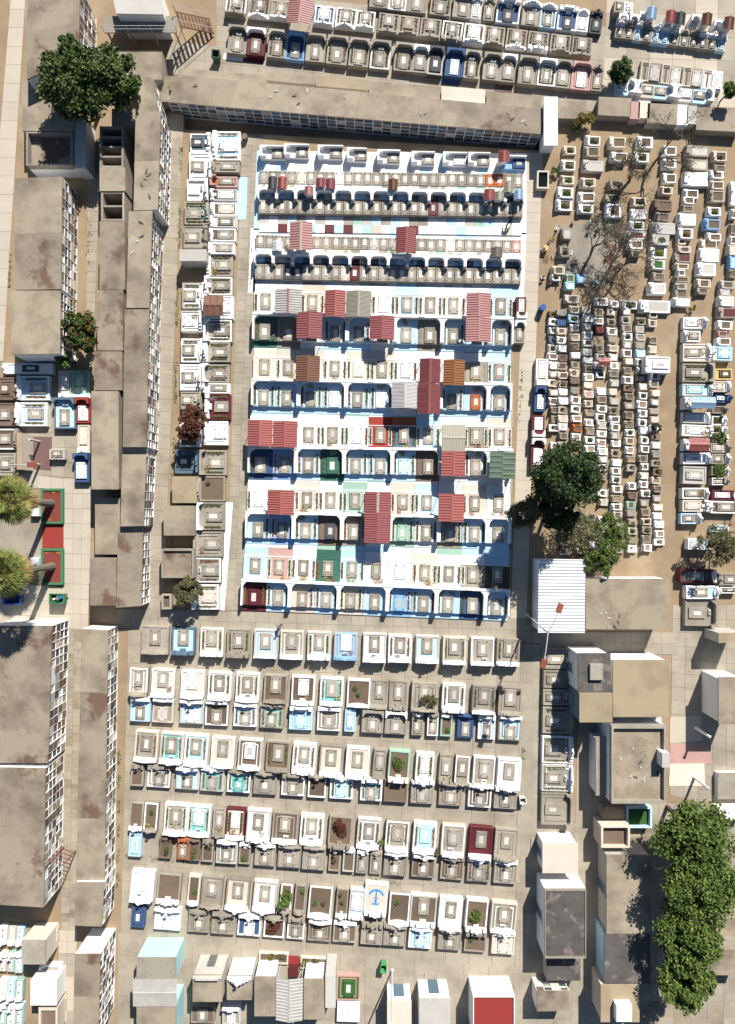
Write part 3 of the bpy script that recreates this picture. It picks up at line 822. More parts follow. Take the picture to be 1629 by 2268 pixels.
for r, c, x0, y0, x1, y1, col, lb in [
    (1, 1, 745, 55, 822, 165, 'd', 'small black gabled grave house on first terrace'), (1, 1, 830, 58, 908, 165, 'r', 'small red gabled grave house beside a black one'),
    (1, 1, 1168, 68, 1245, 150, 'M', 'small crimson grave roof, first of two side by side'), (1, 1, 1252, 72, 1335, 165, 'M', 'small crimson grave roof, second of two side by side'),
    (1, 1, 1065, 140, 1142, 220, 'p', 'small pink grave roof above a wall recess, first terrace'), (1, 2, 185, 75, 265, 175, 'n', 'small brown grave roof on first terrace'),
    (1, 2, 1028, 165, 1120, 260, 'r', 'small bright red grave roof by two orange graves'), (1, 2, 1120, 185, 1200, 265, 'k', 'small beige grave roof beside a bright red one'),
    (1, 2, 1200, 95, 1285, 195, 'k', 'small beige grave roof behind the orange graves'), (1, 2, 1290, 170, 1370, 255, 'b', 'small pale blue grave roof at the lane end of first terrace'),
    (1, 1, 785, 620, 870, 710, 'w', 'small white gabled grave house on second terrace'), (1, 2, 1085, 675, 1188, 765, 'q', 'small taupe grave roof on second terrace'),
    (0, 2, 1152, 1330, 1250, 1430, 'r', 'small red grave roof beside a blue grave under the niche wall')]:
    canopy(ZR(r, c, x0, y0, x1, y1), col, lb, h=1.45, posts=False, pitch=0.14, rise=0.22, group=HG, name='grave_roof')

# short row of sideways graves in the shadow of the long niche wall
SIDE = [(680, 893, 1318, 1395, 1, 'c'), (890, 1105, 1305, 1385, 1, 'c'), (1185, 1405, 1315, 1395, 1, 'c'), (1440, 1610, 1335, 1420, 1, 'c'), (1704, 1905, 1355, 1435, 1, 'c'),
        (2004, 2209, 1370, 1450, 1, 'c'), (2280, 2490, 1370, 1460, 0, 'w'), (2500, 2694, 1375, 1460, 1, 'm'), (2800, 3010, 1390, 1500, 2, 'B')]
for i, (x0, x1, y0, y1, hood, c) in enumerate(SIDE):
    a, b = Z(0, 1, x0, y0), Z(0, 1, x1, y1)
    cx, cy = G((a[0] + b[0]) / 2, (a[1] + b[1]) / 2, 0.4)
    w = (b[0] - a[0]) * S
    wh = f'{ORD[i + 1]} from niche-block path in short row under the long niche wall'
    t = thing('sideways_grave', fit([f'{COLW[c]} grave'], wh), 'walled grave', (cx, cy, 0), -0.02, 'graves lying along the foot of the long niche wall')
    part('base', t, (0, 0, 0), (w, 1.0, 0.4), M('w' if c != 'B' else 'a'), 0.02)
    slab_on(t, w * 0.22, 0, 0.4, 1.25, 0.86, M(c if c in 'cBw' else 'c'), thick=0.13)
    if hood != 2:
        o = obj('hood', curved_head(1.0, 0.7, M('w')), t, (-w / 2, 0.0, 0.4), PI / 2)
    part('back_wall', t, (0, 0.58, 0), (w, 0.14, 0.9), M('w'), 0.02)

# ------------------------------------------------------------------ LOWER FIELD OF FAMILY TOMBS
def R_(s):
    out = []
    for tok in s.split():
        q = tok.split(':')
        out.append((float(q[0]), q[1]) if len(q) == 2 else (float(q[0]), q[1], float(q[2])))
    return out
LOW = [
    ('344:cccV:60 407:qbc 470:kkcP 529:cccP 589:bbc 647:kcc 707:wwcP 766:aawF 830:wwc 886:wwcP 947:wbc 1007:kccP 1069:wcc 1126:cccP', (344, 1417), (1126, 1444), 60, 'S'),
    ('308:cccF:40 362:kkcF 427:wkw 487:wwcP 549:wkcP 611:csc 672:wswF 735:wtcPF 795:ws- 840:ccc:40 882:ccc:40 940:ccc:56 1005:wwcP 1072:cccP 1130:cccr', (308, 1509), (1130, 1552), 62, 'S'),
    ('312:bbc:44 362:kck:46 425:wbw 481:csc 544:wbcP 603:cGcP 667:bbb 729:wcc 776:bbbH:24 826:cccC:48 877:cccC:48 925:ccc:25 959:ccc:25 989:Gs-:26 1031:BBc:36 1078:wbc:38 1130:cbc', (312, 1571), (1130, 1613), 52, 'N'),
    ('325:kccP 381:wtcP 435:wTcP 494:kkc 554:wsw 616:cscP 674:wwcP 734:ckc 792:wkc 841:ccc:28 884:Gs-B:46 941:wwwP:40 988:cccF:30 1024:ccc:32 1072:wcc:48 1128:wwc:52', (325, 1652), (1128, 1714), 66, 'S'),
    ('305:cs-:28 353:ccc 416:wbc 471:wtcP 530:cttP 588:ccc 650:ccc 703:cs-:40 757:wbbP 823:wtcP:48 877:ns-H 936:ccc 998:ccc 1063:wsc 1120:ccc', (305, 1716), (1120, 1766), 50, 'N'),
    ('303:cs-:30 335:cs-F:30 390:wccPF 441:wtwP 486:cccF:27 522:mkwPF:42 573:wwcF:52 632:csc:56 691:wwcP 754:cs-Br 817:wwcP 880:cccP 941:wTTP 1004:kcc 1065:mmc 1121:ccc', (303, 1807), (1121, 1869), 66, 'S'),
    ('300:bbbH:28 367:ns-:26 407:osc:26 431:ns-:25 461:cs-:25 503:wcc:46 543:cs-:26 588:ccc:46 642:ccc 696:ccc 742:cs-:26 773:ws-:26 803:ccc:26 833:ccc:26 876:ccc 938:csc 1002:csc 1061:cccP 1120:ccc', (300, 1871), (1120, 1930), 52, 'N'),
    ('316:www 375:cs- 430:ks-:26 470:ccc:46 527:ckc 587:wwc 634:cs-B:26 665:cs-:24 710:cs- 758:cs-:26 791:wbw:34 885:cs-:46 938:wsc:58 998:wwc 1056:ws-B:48 1116:kcc:56', (316, 1961), (1116, 2031), 66, 'S'),
    ('307:BBBH:30 372:www:58 441:ccc:46 495:ccc 553:wBw 608:cs-Br:46 656:ccc:38 709:csc 764:csc 824:ccc:48 875:ccc 931:wbb 996:ccc 1053:cs-:48 1115:kkk', (307, 2030), (1115, 2088), 48, 'N'),
]
for i, (s, a, b, l, hd) in enumerate(LOW):
    trow(R_(s), a, b, l, hd, f'{ORD[i + 1]} row beyond terraces', f'family tombs, {ORD[i + 1]} row beyond the terraces', hb=0.62 if hd == 'S' else 0.5)

# tomb with the painted anchor
ax, ay = G(833, 1990, 0.6)
t = thing('tomb', 'white tomb with a large blue anchor painted on its floor', 'tomb', (ax, ay, 0), PI - 0.087, 'family tombs, eighth row beyond the terraces')
part('plinth', t, (0, 0, 0), (2.3, 3.0, 0.6), M('w'), 0.03)
obj('kerb', ring_mesh(2.26, 2.96, 0.14, 0.08, M('w')), t, (0, 0, 0.599))
part('floor', t, (0, 0, 0.598), (1.96, 2.66, 0.03), M('k'), 0)
an = MB()
arc = []
for k in range(15):
    a_ = math.radians(200 + 140 * k / 14)
    arc.append((0.82 * math.cos(a_), 0.82 * math.sin(a_)))
arc2 = [(x * 0.80, y * 0.80 + 0.03) for x, y in arc[::-1]]
an.prism(arc + arc2, 0, 0.012)
an.box(-0.07, 0.07, -0.70, 0.52, 0.0, 0.011).box(-0.27, -0.07, 0.02, 0.1, 0.0, 0.011).box(0.07, 0.27, 0.02, 0.1, 0, 0.011)
an.prism([(0.15 * math.cos(2 * PI * k / 14), 0.36 + 0.15 * math.sin(2 * PI * k / 14)) for k in range(14)], 0, 0.0125)
an.box(-0.34, 0.34, 0.62, 0.74, 0, 0.011).box(-0.34, -0.24, 0.48, 0.62, 0, 0.011).box(0.24, 0.34, 0.48, 0.62, 0, 0.011)
an.box(-0.12, 0.12, 0.52, 0.62, 0, 0.0105)
obj('anchor_emblem', an.mesh('anchor_emblem', painted('bright blue paint', (0.03, 0.25, 0.52), dirt=0.1, var=0.03)), t, (0, -0.12, 0.629))
hs_ = obj('headstone', headstone_mesh(1, 2.2, 0.8, M('w')), t, (0, 1.52, 0.58))
obj('cross', cross_mesh(M('w')), hs_, (0, -0.19, 0.7))

# ------------------------------------------------------------------ DOUBLE FILE BY THE NICHE BLOCKS
FILE_R = [(0, 265, 1160, 500, 1415, 'wbwPF'), (0, 250, 1430, 490, 1520, 'ccc'), (1, 240, 55, 475, 150, 'pocC'), (1, 235, 165, 470, 270, 'wsw'), (1, 240, 285, 470, 400, 'wsk'), (1, 235, 402, 465, 505, 'wwc'),
          (1, 230, 512, 460, 625, 'wsc'), (1, 220, 635, 450, 738, 'wkc'), (1, 210, 742, 435, 932, 'cccPF'), (1, 195, 938, 430, 1098, 'cccP'), (1, 180, 1104, 435, 1305, 'www'), (1, 185, 1315, 425, 1510, 'cccPC'),
          (2, 185, 10, 410, 185, 'cccP'), (2, 175, 205, 405, 365, 'cccPC'), (2, 170, 370, 405, 462, 'wwc'), (2, 200, 467, 410, 690, 'mmcPF'), (2, 190, 705, 390, 915, 'www'), (2, 150, 960, 380, 1180, 'cccPCF'),
          (2, 130, 1190, 365, 1410, 'cs-'), (2, 125, 1420, 360, 1662, 'cccPC'), (3, 100, 175, 345, 395, 'cccF'), (3, 90, 405, 330, 622, 'cccP'), (3, 80, 640, 310, 860, 'kkkP')]
FILE_L = [(0, 60, 1180, 240, 1340, 'wqd'), (0, 50, 1345, 250, 1595, 'wwc'), (1, 30, 80, 215, 270, 'www'), (1, 10, 275, 225, 478, 'cgcP'), (1, 0, 490, 215, 688, 'ccc'), (1, -10, 990, 185, 1215, 'wwcP'),
          (1, -20, 1235, 165, 1420, 'wwwF'), (1, -20, 1480, 170, 1690, 'wwcP'), (2, -30, 205, 165, 435, 'wwc'), (2, -25, 445, 160, 600, 'ccc'), (2, -30, 720, 150, 930, 'wsc'), (2, -75, 955, 135, 1165, 'qqd')]
for lst, head, nm in ((FILE_R, 'W', 'outer'), (FILE_L, 'E', 'inner')):
    for i, (r, x0, y0, x1, y1, code) in enumerate(lst):
        a, b, c_, d = ZR(r, 1, x0, y0, x1, y1)
        tomb((a + c_) / 2, (b + d) / 2, abs(d - b), abs(c_ - a), head, U(-0.012, 0.0), code, f'{ORD[i + 1]} from the long niche wall, {nm} file by niche blocks', f'tombs of the {nm} file beside the niche blocks', hb=U(0.45, 0.7))
sheet('path', [(491, 1112), (517, 1113), (498, 1352), (475, 1350)], 0.06, M('w'))
sheet('path', [(527, 393), (549, 393), (546, 487), (525, 487)], 0.06, M('b'))
canopy(ZR(1, 1, 180, 1100, 350, 1275), 'n', 'plain brown sheet canopy over a white tomb by the niche-block path', ridge='h', h=1.9, pitch=0.6, rise=0.2, ang=0.0)

# ------------------------------------------------------------------ FIELD OF SMALL GRAVES
SG = 'small graves on the bare ground'
FC = dict(N=0)
def small_grave(px, py, wpx, lpx, ang, kerb, bed, where, group=SG, head='W', hh=0.35, kind=0, plants=None, cat='small grave', name='small_grave'):
    """kerbed bed with a headstone block; wpx across, lpx along the head axis"""
    w, l = wpx * S, lpx * S
    x, y = G(px, py, hh)
    t = thing(name, '', cat, (x, y, 0), ang + HEADROT[head], group)
    km = M(kerb)
    obj('kerb', ring_mesh(w, l, 0.11 if w < 1 else 0.16, round(hh, 2), km), t)
    part('bed', t, (0, 0, 0), (w - 0.2, l - 0.2, hh - (0.06 if bed in 'sEfid' else 0.015)), M(bed), 0)
    hl = l * 0.30
    if kind == 0:
        b = part('headstone', t, (0, l / 2 - hl / 2 + 0.005, 0), (w + 0.02, hl, hh + 0.12), km, 0.03)
        part('shelf', b, (0, hl * 0.18, hh + 0.12), (w * 0.7, hl * 0.5, U(0.1, 0.3)), km, 0.03)
        if RND.random() < 0.5:
            part('niche', b, (U(-0.2, 0.2) * w, -hl * 0.25, hh + 0.12), (0.16, 0.12, 0.006), BLACK, 0)
        if RND.random() < 0.45:
            obj('cross', cross_mesh(km, 0.36), b, (0, hl * 0.2, hh + 0.2), 0)
    elif kind == 1:
        o = obj('headstone', curved_head(w + 0.02, round(hh + 0.25, 2), km), t, (0, l / 2 + 0.01, 0))
    elif kind == 2:
        part('cover', t, (0, 0, hh - 0.01), (w - 0.06, l - 0.06, 0.06), km, 0.03)
        part('headstone', t, (0, l / 2 - 0.14, hh + 0.05), (w * 0.8, 0.2, 0.3), km, 0.03)
    if kind != 2 and RND.random() < 0.5:
        part('foot_panel', t, (0, -l / 2 + 0.19, hh - 0.055), (w - 0.24, 0.09, 0.05), M('w' if kerb in 'wb' else kerb), 0.01)
    desc = 'soil bed' if bed == 's' else f'{COLW[bed]} bed'
    if kind == 2: desc = 'flat lid'
    if plants:
        obj('plant', tuft(plants, RND.randrange(4), dens=110, r=0.24, h=0.28), t, (U(-0.1, 0.1), -l * 0.1, hh - 0.06), scale=(min(1.4, w), min(1.6, l), 1))
        desc = 'planted ' + desc
    t['label'] = fit([f'{COLW[kerb]} kerbed grave', desc], where)
    return t
cols = [1228, 1247, 1276, 1304.7, 1332, 1361, 1394, 1424, 1451]
SPECIAL = {(2, 13): ('o', 's', 0), (0, 3): ('q', 's', 0), (7, 5): ('b', 'b', 0), (1, 1): ('B', 'b', 2), (2, 1): ('b', 's', 0), (6, 22): ('G', 's', 0), (3, 10): ('k', 'p', 0), (4, 2): ('m', 's', 2)}
smn = 0
for ci, cx0 in enumerate(cols):
    y = 690 + U(-4, 4) + (ci - 4) * 0.9 + (0 if ci > 1 else 6)
    k = 0
    while y < (1222 if ci > 0 else 1000):
        xs = cx0 + (y - 940) * 0.028 * (0.6 + ci * 0.06)
        l_ = U(20, 24.5)
        hid = math.hypot(xs - 1252, y - 1060) < 62 or (xs < 1335 and 1065 < y < 1125) or (xs < 1228 and y > 1065)
        if not hid and not (ci == 8 and 795 < y < 825) and RND.random() > 0.045:
            kb, bd, kd = SPECIAL.get((ci, k), (RND.choice('wwwwwwwccccclkkwcn'), RND.choices('sslwcE', (7, 4, 1.5, 1.5, 1.5, 1.5))[0], RND.choices((0, 1, 2), (8, 1.2, 1.4))[0]))
            small_grave(xs + U(-2.5, 2.5), y, U(13.5, 16.2), l_, -0.03 + U(-0.05, 0.05), kb, bd, f'{ORD[k + 1]} in {ORD[9 - ci]} file from the dirt lane', kind=kd, hh=round(U(0.18, 0.42), 2),
                        plants=RND.choice(['bright', 'olive', 'gold', 'mid', 'dry']) if bd == 's' and RND.random() < 0.28 else None)
            smn += 1
        y += U(17.5, 21.5); k += 1

tomb(1455, 808, 36, 58, 'W', -0.03, 'www', 'tallest on the small grave field beside the dirt lane', 'lone tomb among the small graves', hb=0.9)
# larger graves on bare ground, towards the long niche wall
BG = [  # tile(1,3) or (0,3) boxes: kerb, bed, plants
    (0, 110, 1285, 228, 1360, 'k', 's', 'olive'), (0, 305, 1195, 442, 1285, 'w', 's', 'bright'), (0, 295, 1290, 438, 1380, 'c', 's', None), (0, 512, 1205, 665, 1300, 'k', 's', None), (0, 760, 1200, 905, 1305, 'w', 's', None),
    (0, 90, 1410, 222, 1500, 'w', 's', 'bright'), (0, 280, 1410, 472, 1510, 'l', 'l', None), (0, 530, 1340, 680, 1420, 'w', 's', None), (0, 730, 1340, 870, 1430, 'w', 's', 'olive'), (0, 985, 1285, 1112, 1370, 'w', 's', None), (0, 1185, 1280, 1400, 1380, 'c', 'l', None),
    (0, 1420, 1330, 1555, 1420, 'k', 's', 'olive'), (0, 1190, 1400, 1390, 1500, 'c', 'k', None), (0, 985, 1400, 1112, 1480, 'w', 's', None), (0, 1430, 1450, 1550, 1525, 'c', 's', None),
    (1, 85, 45, 215, 120, 'k', 's', 'bright'), (1, 262, 65, 402, 145, 'k', 's', 'bright'), (1, 510, 90, 638, 165, 'c', 's', None), (1, 60, 145, 205, 245, 'w', 's', 'mid'), (1, 45, 248, 195, 355, 'w', 's', 'olive'), (1, 240, 190, 392, 275, 'w', 's', None),
    (1, 242, 295, 382, 375, 'w', 's', 'bright'), (1, 475, 210, 612, 275, 'c', 's', 'bright'), (1, 485, 290, 630, 415, 'w', 's', None), (1, 705, 235, 845, 310, 'k', 's', 'olive'), (1, 700, 340, 852, 425, 'w', 'l', None), (1, 690, 445, 828, 525, 'w', 's', 'mid'),
    (1, 680, 610, 815, 690, 'w', 's', None), (1, 700, 695, 795, 760, 'c', 's', 'gold'), (1, 985, 25, 1110, 110, 'w', 's', None), (1, 960, 140, 1080, 210, 'k', 's', 'olive'), (1, 905, 255, 1075, 355, 'n', 's', None), (1, 920, 370, 1050, 445, 'c', 's', None),
    (1, 885, 455, 1105, 560, 'l', 'l', None), (1, 885, 560, 1050, 660, 'l', 'l', 'olive'), (1, 870, 665, 1025, 775, 'w', 'f', 'gold'), (1, 875, 785, 1012, 870, 'w', 'f', None), (1, 890, 900, 1010, 970, 'c', 's', None), (1, 860, 985, 1020, 1090, 'w', 'l', None),
    (1, 95, 505, 190, 605, 'c', 'l', None), (1, 75, 665, 175, 760, 'c', 's', 'dry'), (1, 10, 840, 130, 915, 'k', 's', None), (1, 0, 915, 90, 970, 'w', 's', 'olive'), (1, 130, 910, 215, 985, 'G', 's', None), (1, 125, 985, 215, 1045, 'T', 'w', None), (1, 225, 915, 312, 990, 'a', 'b', None), (1, 650, 530, 840, 605, 'w', 'm', None),
    (1, 120, 1095, 255, 1165, 'l', 's', None), (1, 390, 1120, 510, 1190, 'w', 's', None), (1, 520, 1145, 605, 1205, 'w', 's', None), (1, 620, 1145, 765, 1220, 'w', 's', 'olive'), (1, 775, 1140, 1060, 1255, 'w', 'l', None),
    (1, 1165, 10, 1390, 140, 'w', 'w', None), (1, 1165, 165, 1305, 245, 'w', 's', None), (1, 1160, 225, 1270, 295, 'w', 's', None), (1, 1145, 305, 1260, 365, 'c', 's', None), (1, 1120, 375, 1285, 485, 'w', 'w', None), (1, 1120, 505, 1260, 600, 'w', 's', 'gold'), (1, 1110, 600, 1195, 650, 'k', 's', None),
    (1, 1115, 665, 1240, 725, 'k', 's', None), (1, 1085, 730, 1240, 810, 'c', 'm', None), (1, 1090, 815, 1220, 870, 'k', 's', None), (1, 1110, 870, 1190, 930, 'w', 's', None), (1, 1085, 930, 1220, 985, 'c', 's', None), (1, 1095, 990, 1205, 1050, 'l', 's', None), (1, 1080, 1050, 1215, 1120, 'c', 's', None), (1, 1075, 1120, 1230, 1195, 'w', 'w', None),
    (1, 1395, 0, 1530, 70, 'w', 's', None), (1, 1395, 90, 1530, 165, 'k', 's', None), (1, 1385, 170, 1540, 280, 'c', 's', None), (1, 1375, 320, 1505, 400, 'w', 's', 'bright'), (1, 1345, 425, 1500, 520, 'a', 's', None), (1, 1370, 550, 1505, 620, 'w', 's', None), (1, 1315, 610, 1470, 690, 'k', 's', None), (1, 1300, 685, 1490, 805, 'w', 'w', None),
    (1, 1285, 810, 1460, 930, 'w', 'l', None), (1, 1280, 955, 1415, 1030, 'k', 's', None), (1, 1280, 1030, 1390, 1090, 'c', 's', None), (1, 1580, 90, 1640, 310, 'w', 'w', None), (1, 1585, 340, 1640, 425, 'w', 's', None), (1, 1580, 470, 1640, 560, 'c', 's', None), (1, 1575, 575, 1640, 650, 'w', 's', None), (1, 1560, 655, 1640, 745, 'k', 'k', None),
    (1, 1570, 750, 1640, 865, 'a', 'b', None), (1, 1565, 870, 1640, 945, 'c', 's', None), (1, 1485, 970, 1625, 1040, 'l', 's', None), (1, 1485, 1045, 1585, 1100, 'l', 'l', None), (1, 1475, 1105, 1620, 1195, 'w', 'k', None), (1, 1470, 1205, 1640, 1300, 'c', 'm', None), (1, 1465, 1320, 1605, 1400, 'w', 's', None), (1, 1460, 1410, 1560, 1465, 'p', 's', None), (1, 1455, 1470, 1590, 1540, 'w', 's', None)]
for i, (r, x0, y0, x1, y1, kb, bd, pl) in enumerate(BG):
    a, b, c_, d = ZR(r, 3, x0, y0, x1, y1)
    f = 1 if c_ < 1290 else 2 if c_ < 1345 else 3 if c_ < 1390 else 4 if c_ < 1440 else 5 if c_ < 1495 else 6 if c_ < 1555 else 7 if c_ < 1605 else 8
    FC[f] = FC.get(f, 0) + 1
    flat = bd in 'wlkbm' and bd != 's'
    small_grave((a + c_) / 2, (b + d) / 2, abs(d - b) * 0.92, abs(c_ - a) * 0.97, U(-0.05, 0.0), kb, bd, f'{ORD[FC[f]]} in {ORD[f]} line, dry-tree field', 'graves round the leafless trees', hh=round(U(0.3, 0.62), 2), plants=pl, cat='kerbed grave', name='kerbed_grave')
# tombs along the far side of the dirt lane
LANE = [(1, 1165, 1290, 1370, 1395, 'wkwF', 'E'), (1, 1165, 1410, 1320, 1510, 'wsc', 'W'), (2, 1165, 20, 1400, 185, 'kkcF', 'E'), (2, 1410, 45, 1600, 175, 'bbb', 'W'), (2, 1160, 195, 1425, 365, 'cccPC', 'E'), (2, 1425, 240, 1600, 345, 'yys', 'W'), (2, 1160, 375, 1420, 485, 'TTT', 'E'), (2, 1430, 350, 1580, 450, 'kkk', 'E'),
        (2, 1170, 490, 1290, 600, 'www', 'W'), (2, 1450, 470, 1580, 545, 'BBw', 'E'), (2, 1165, 625, 1400, 725, 'www', 'E'), (2, 1425, 570, 1545, 640, 'cs-', 'E'), (2, 1420, 655, 1540, 745, 'ws-', 'E'), (2, 1155, 735, 1420, 840, 'kkwF', 'E'), (2, 1425, 750, 1535, 815, 'ks-', 'E'), (2, 1425, 820, 1560, 890, 'cs-B', 'E'), (2, 1165, 860, 1400, 968, 'wwk', 'W'), (2, 1410, 895, 1575, 985, 'cck', 'E'),
        (2, 1165, 980, 1400, 1085, 'wBw', 'E'), (2, 1415, 990, 1570, 1085, 'ccc', 'E'), (2, 1165, 1100, 1370, 1260, 'lllH', 'E'), (2, 1415, 1100, 1560, 1185, 'cs-B', 'E'), (2, 1420, 1200, 1560, 1270, 'csk', 'E'), (2, 1160, 1290, 1385, 1390, 'wscF', 'E'), (2, 1420, 1310, 1640, 1400, 'mmw', 'E'), (2, 1160, 1395, 1385, 1505, 'kkk', 'E'), (2, 1390, 1405, 1640, 1520, 'csc', 'W'),
        (3, 1145, 10, 1320, 110, 'bcc', 'E'), (3, 1210, 235, 1410, 335, 'wbw', 'E'), (3, 1420, 120, 1560, 180, 'TsT', 'E'), (3, 1140, 505, 1455, 625, 'mdc', 'E'), (3, 1195, 650, 1470, 770, 'wbc', 'E'), (3, 1465, 540, 1640, 650, 'ccc', 'W'), (3, 1185, 770, 1450, 1010, 'cccC', 'E'), (3, 1465, 660, 1640, 720, 'wcc', 'W')]
for i, (r, x0, y0, x1, y1, code, head) in enumerate(LANE):
    a, b, c_, d = ZR(r, 3, x0, y0, x1, y1)
    tomb((a + c_) / 2, (b + d) / 2, abs(d - b) * 0.96, abs(c_ - a), head, U(-0.04, 0.0), code, f'{ORD[i + 1] if i < 36 else "last"} along the dirt lane opposite small graves', 'tombs on the far side of the dirt lane', hb=U(0.5, 0.8))
canopy(ZR(2, 3, 1220, 850, 1398, 968), 'r', 'red two-slope canopy over a tomb beside the dirt lane', ridge='h', h=1.7, pitch=0.12, ang=-0.02, rise=0.2)
canopy(ZR(2, 3, 1240, 490, 1452, 592), 'b', 'pale blue two-slope canopy over a tomb beside the dirt lane', ridge='h', h=1.7, pitch=0.12, ang=-0.02, rise=0.2)
canopy(ZR(2, 3, 425, 145, 528, 215), 'r', 'small red canopy standing among the small graves', ridge='h', h=1.0, pitch=0.12, posts=True, ang=-0.02, rise=0.12)
# tombs lining the lane by the hall and mausolea
for i, (y0, y1, code) in enumerate([(1437, 1482, 'cccC'), (1485, 1524, 'ccc'), (1527, 1562, 'ccc'), (1566, 1624, 'cccP'), (1630, 1690, 'wccP'), (1693, 1752, 'wccP'), (1756, 1826, 'cccC')]):
    tomb(1238 - i, (y0 + y1) / 2, y1 - y0, 66, 'E', -0.02, code, f'{ORD[i + 1]} from white tin hall along the mausoleum lane', 'tombs lining the mausoleum lane', hb=0.6)
for i, (x0, y0, x1, y1, c, lb) in enumerate([(1187, 795, 1214, 855, 'k', 'cream'), (1184, 858, 1208, 912, 'B', 'dark blue'), (1178, 920, 1206, 968, 'm', 'maroon'), (1176, 972, 1206, 1040, 'm', 'deep maroon')]):
    tomb((x0 + x1) / 2, (y0 + y1) / 2, x1 - x0, y1 - y0, 'S' if i % 2 == 0 else 'N', -0.03, c + c + 'wC', f'{ORD[i + 1]} of four tombs against the terrace lane', 'tombs standing on the edge of the terrace lane', hb=0.6)
for i, (r, c, x0, y0, x1, y1, code, hd) in enumerate([(1, 2, 1308, 1115, 1396, 1310, 'mmw', 'S'), (1, 2, 1290, 1330, 1385, 1520, 'ccc', 'N')]):
    a, b, c_, d = ZR(r, c, x0, y0, x1, y1)
    tomb((a + c_) / 2, (b + d) / 2, c_ - a, d - b, hd, -0.02, code + 'C', f'{"maroon one" if i == 0 else "concrete one"} closing the lane end of third terrace', 'two tombs closing the third terrace')

# ------------------------------------------------------------------ TOMB ROWS BEYOND THE LONG NICHE WALL
TOPR = [
    ('842:ccc:44 882:ccc:40 924:ccc:44 977:cccP:46 1026:ccc:44 1056:www:24 1084:ccc:24 1126:wBd:52 1177:ccc:42 1214:bcc:36 1257:wBd:44 1290:www:28 1320:ddd:28', (842, -6), (1320, 52), 50, 'N', 'farthest tomb row beyond long niche wall', 0.5),
    ('524:cccP:46 576:cccP:46 623:ccc:46 719:wBw:44 767:cccP:46 810:cccP:42 861:cccP:46 906:cccP:46 954:cccP:46 1002:cccP:46 1050:wwwP:46 1095:cccP:46 1144:cccP:46 1192:cccP:46 1241:cccP:46 1288:cccP:44', (524, 13), (1288, 106), 46, 'S', 'middle tomb row beyond long niche wall', 0.35),
    ('527:cccC:42 568:mmcC:42 615:cccCP:40 655:aBcC:42 700:cccC:44 748:cccCP:46 796:cccCP:44 843:cccCP:44 895:cccCP:42 932:cccC:34 965:dddC:34 1007:BBwC:40 1046:cccCP:36 1090:cccC:40 1126:cccCF:34 1169:cccC:42 1211:cccCP:40 1247:cccC:34 1287:ppwC:44 1322:ccc:26', (527, 92), (1322, 176), 56, 'N', 'walled tomb row behind long niche wall', 0.5),
]
for s, a, b, l, hd, nm, hb in TOPR:
    trow(R_(s), a, b, l, hd, nm, nm, start='the iron stairs', hb=hb)
canopy(ZR(0, 1, 920, -40, 1135, 215), 'p', 'faded red gable canopy beyond the long niche wall', h=2.0, pitch=0.22, ang=-0.12)
sheet('path', [(497, 118), (541, 122), (538, 137), (495, 132)], 0.06, M('w'))
sheet('path', [(541, 122), (584, 130), (584, 143), (539, 137)], 0.06, M('m'))
sheet('path', [(979, 168), (1020, 173), (1018, 192), (977, 187)], 0.06, M('B'))
sheet('path', [(1098, 184), (1136, 188), (1133, 212), (1096, 206)], 0.06, M('u'))
# corner field with close-set tombs and grave houses
trow(R_('1373:ccc:20 1393:ccc:20 1413:bbb:20 1433:ccc:20 1453:bbb:20 1473:bbb:20 1494:ccc:20 1515:ccc:20 1536:ccc:20 1556:ccc:20 1576:ccc:20 1597:bbb:22'), (1373, 68), (1597, 98), 36, 'N', 'close-set row by the round shrub', 'close-set tombs by the round shrub', start='the narrow passage', hb=0.45)
for i, (x, y, c, gab) in enumerate([(1380, 38, 'w', 0), (1404, 40, 'w', 0), (1444, 30, 'b', 1), (1486, 38, 'r', 1), (1507, 42, 'd', 1), (1566, 44, 'n', 1), (1615, 52, 'n', 1), (1425, 34, 'w', 0), (1540, 40, 'w', 0), (1590, 52, 'w', 0)]):
    if gab:
        canopy((x - 11, y - 14, x + 11, y + 14), c, f'small {dict(b="pale", r="red", d="black", n="brown")[c]} grave house, {ORD[i + 1]} along the close-set row', h=1.4, posts=False, pitch=0.14, rise=0.22, ang=-0.12, group='grave houses by the round shrub', name='grave_roof')
    else:
        xx, yy = G(x, y, 0.8)
        t = thing('grave_hood', f'white rounded grave hood, {ORD[i + 1]} along the close-set row', 'hood', (xx, yy, 0), -0.12, 'grave hoods by the round shrub')
        part('base', t, (0, -0.35, 0), (0.9, 0.9, 0.45), M('w'), 0.02)
        obj('hood', curved_head(0.92, 0.75, M('w')), t, (0, 0.1, 0.45))
trow(R_('1391:www:20 1370:ccc:20'), (1370, 20), (1420, 24), 34, 'S', 'behind the grave houses', 'tombs behind the grave houses', start='the narrow passage')
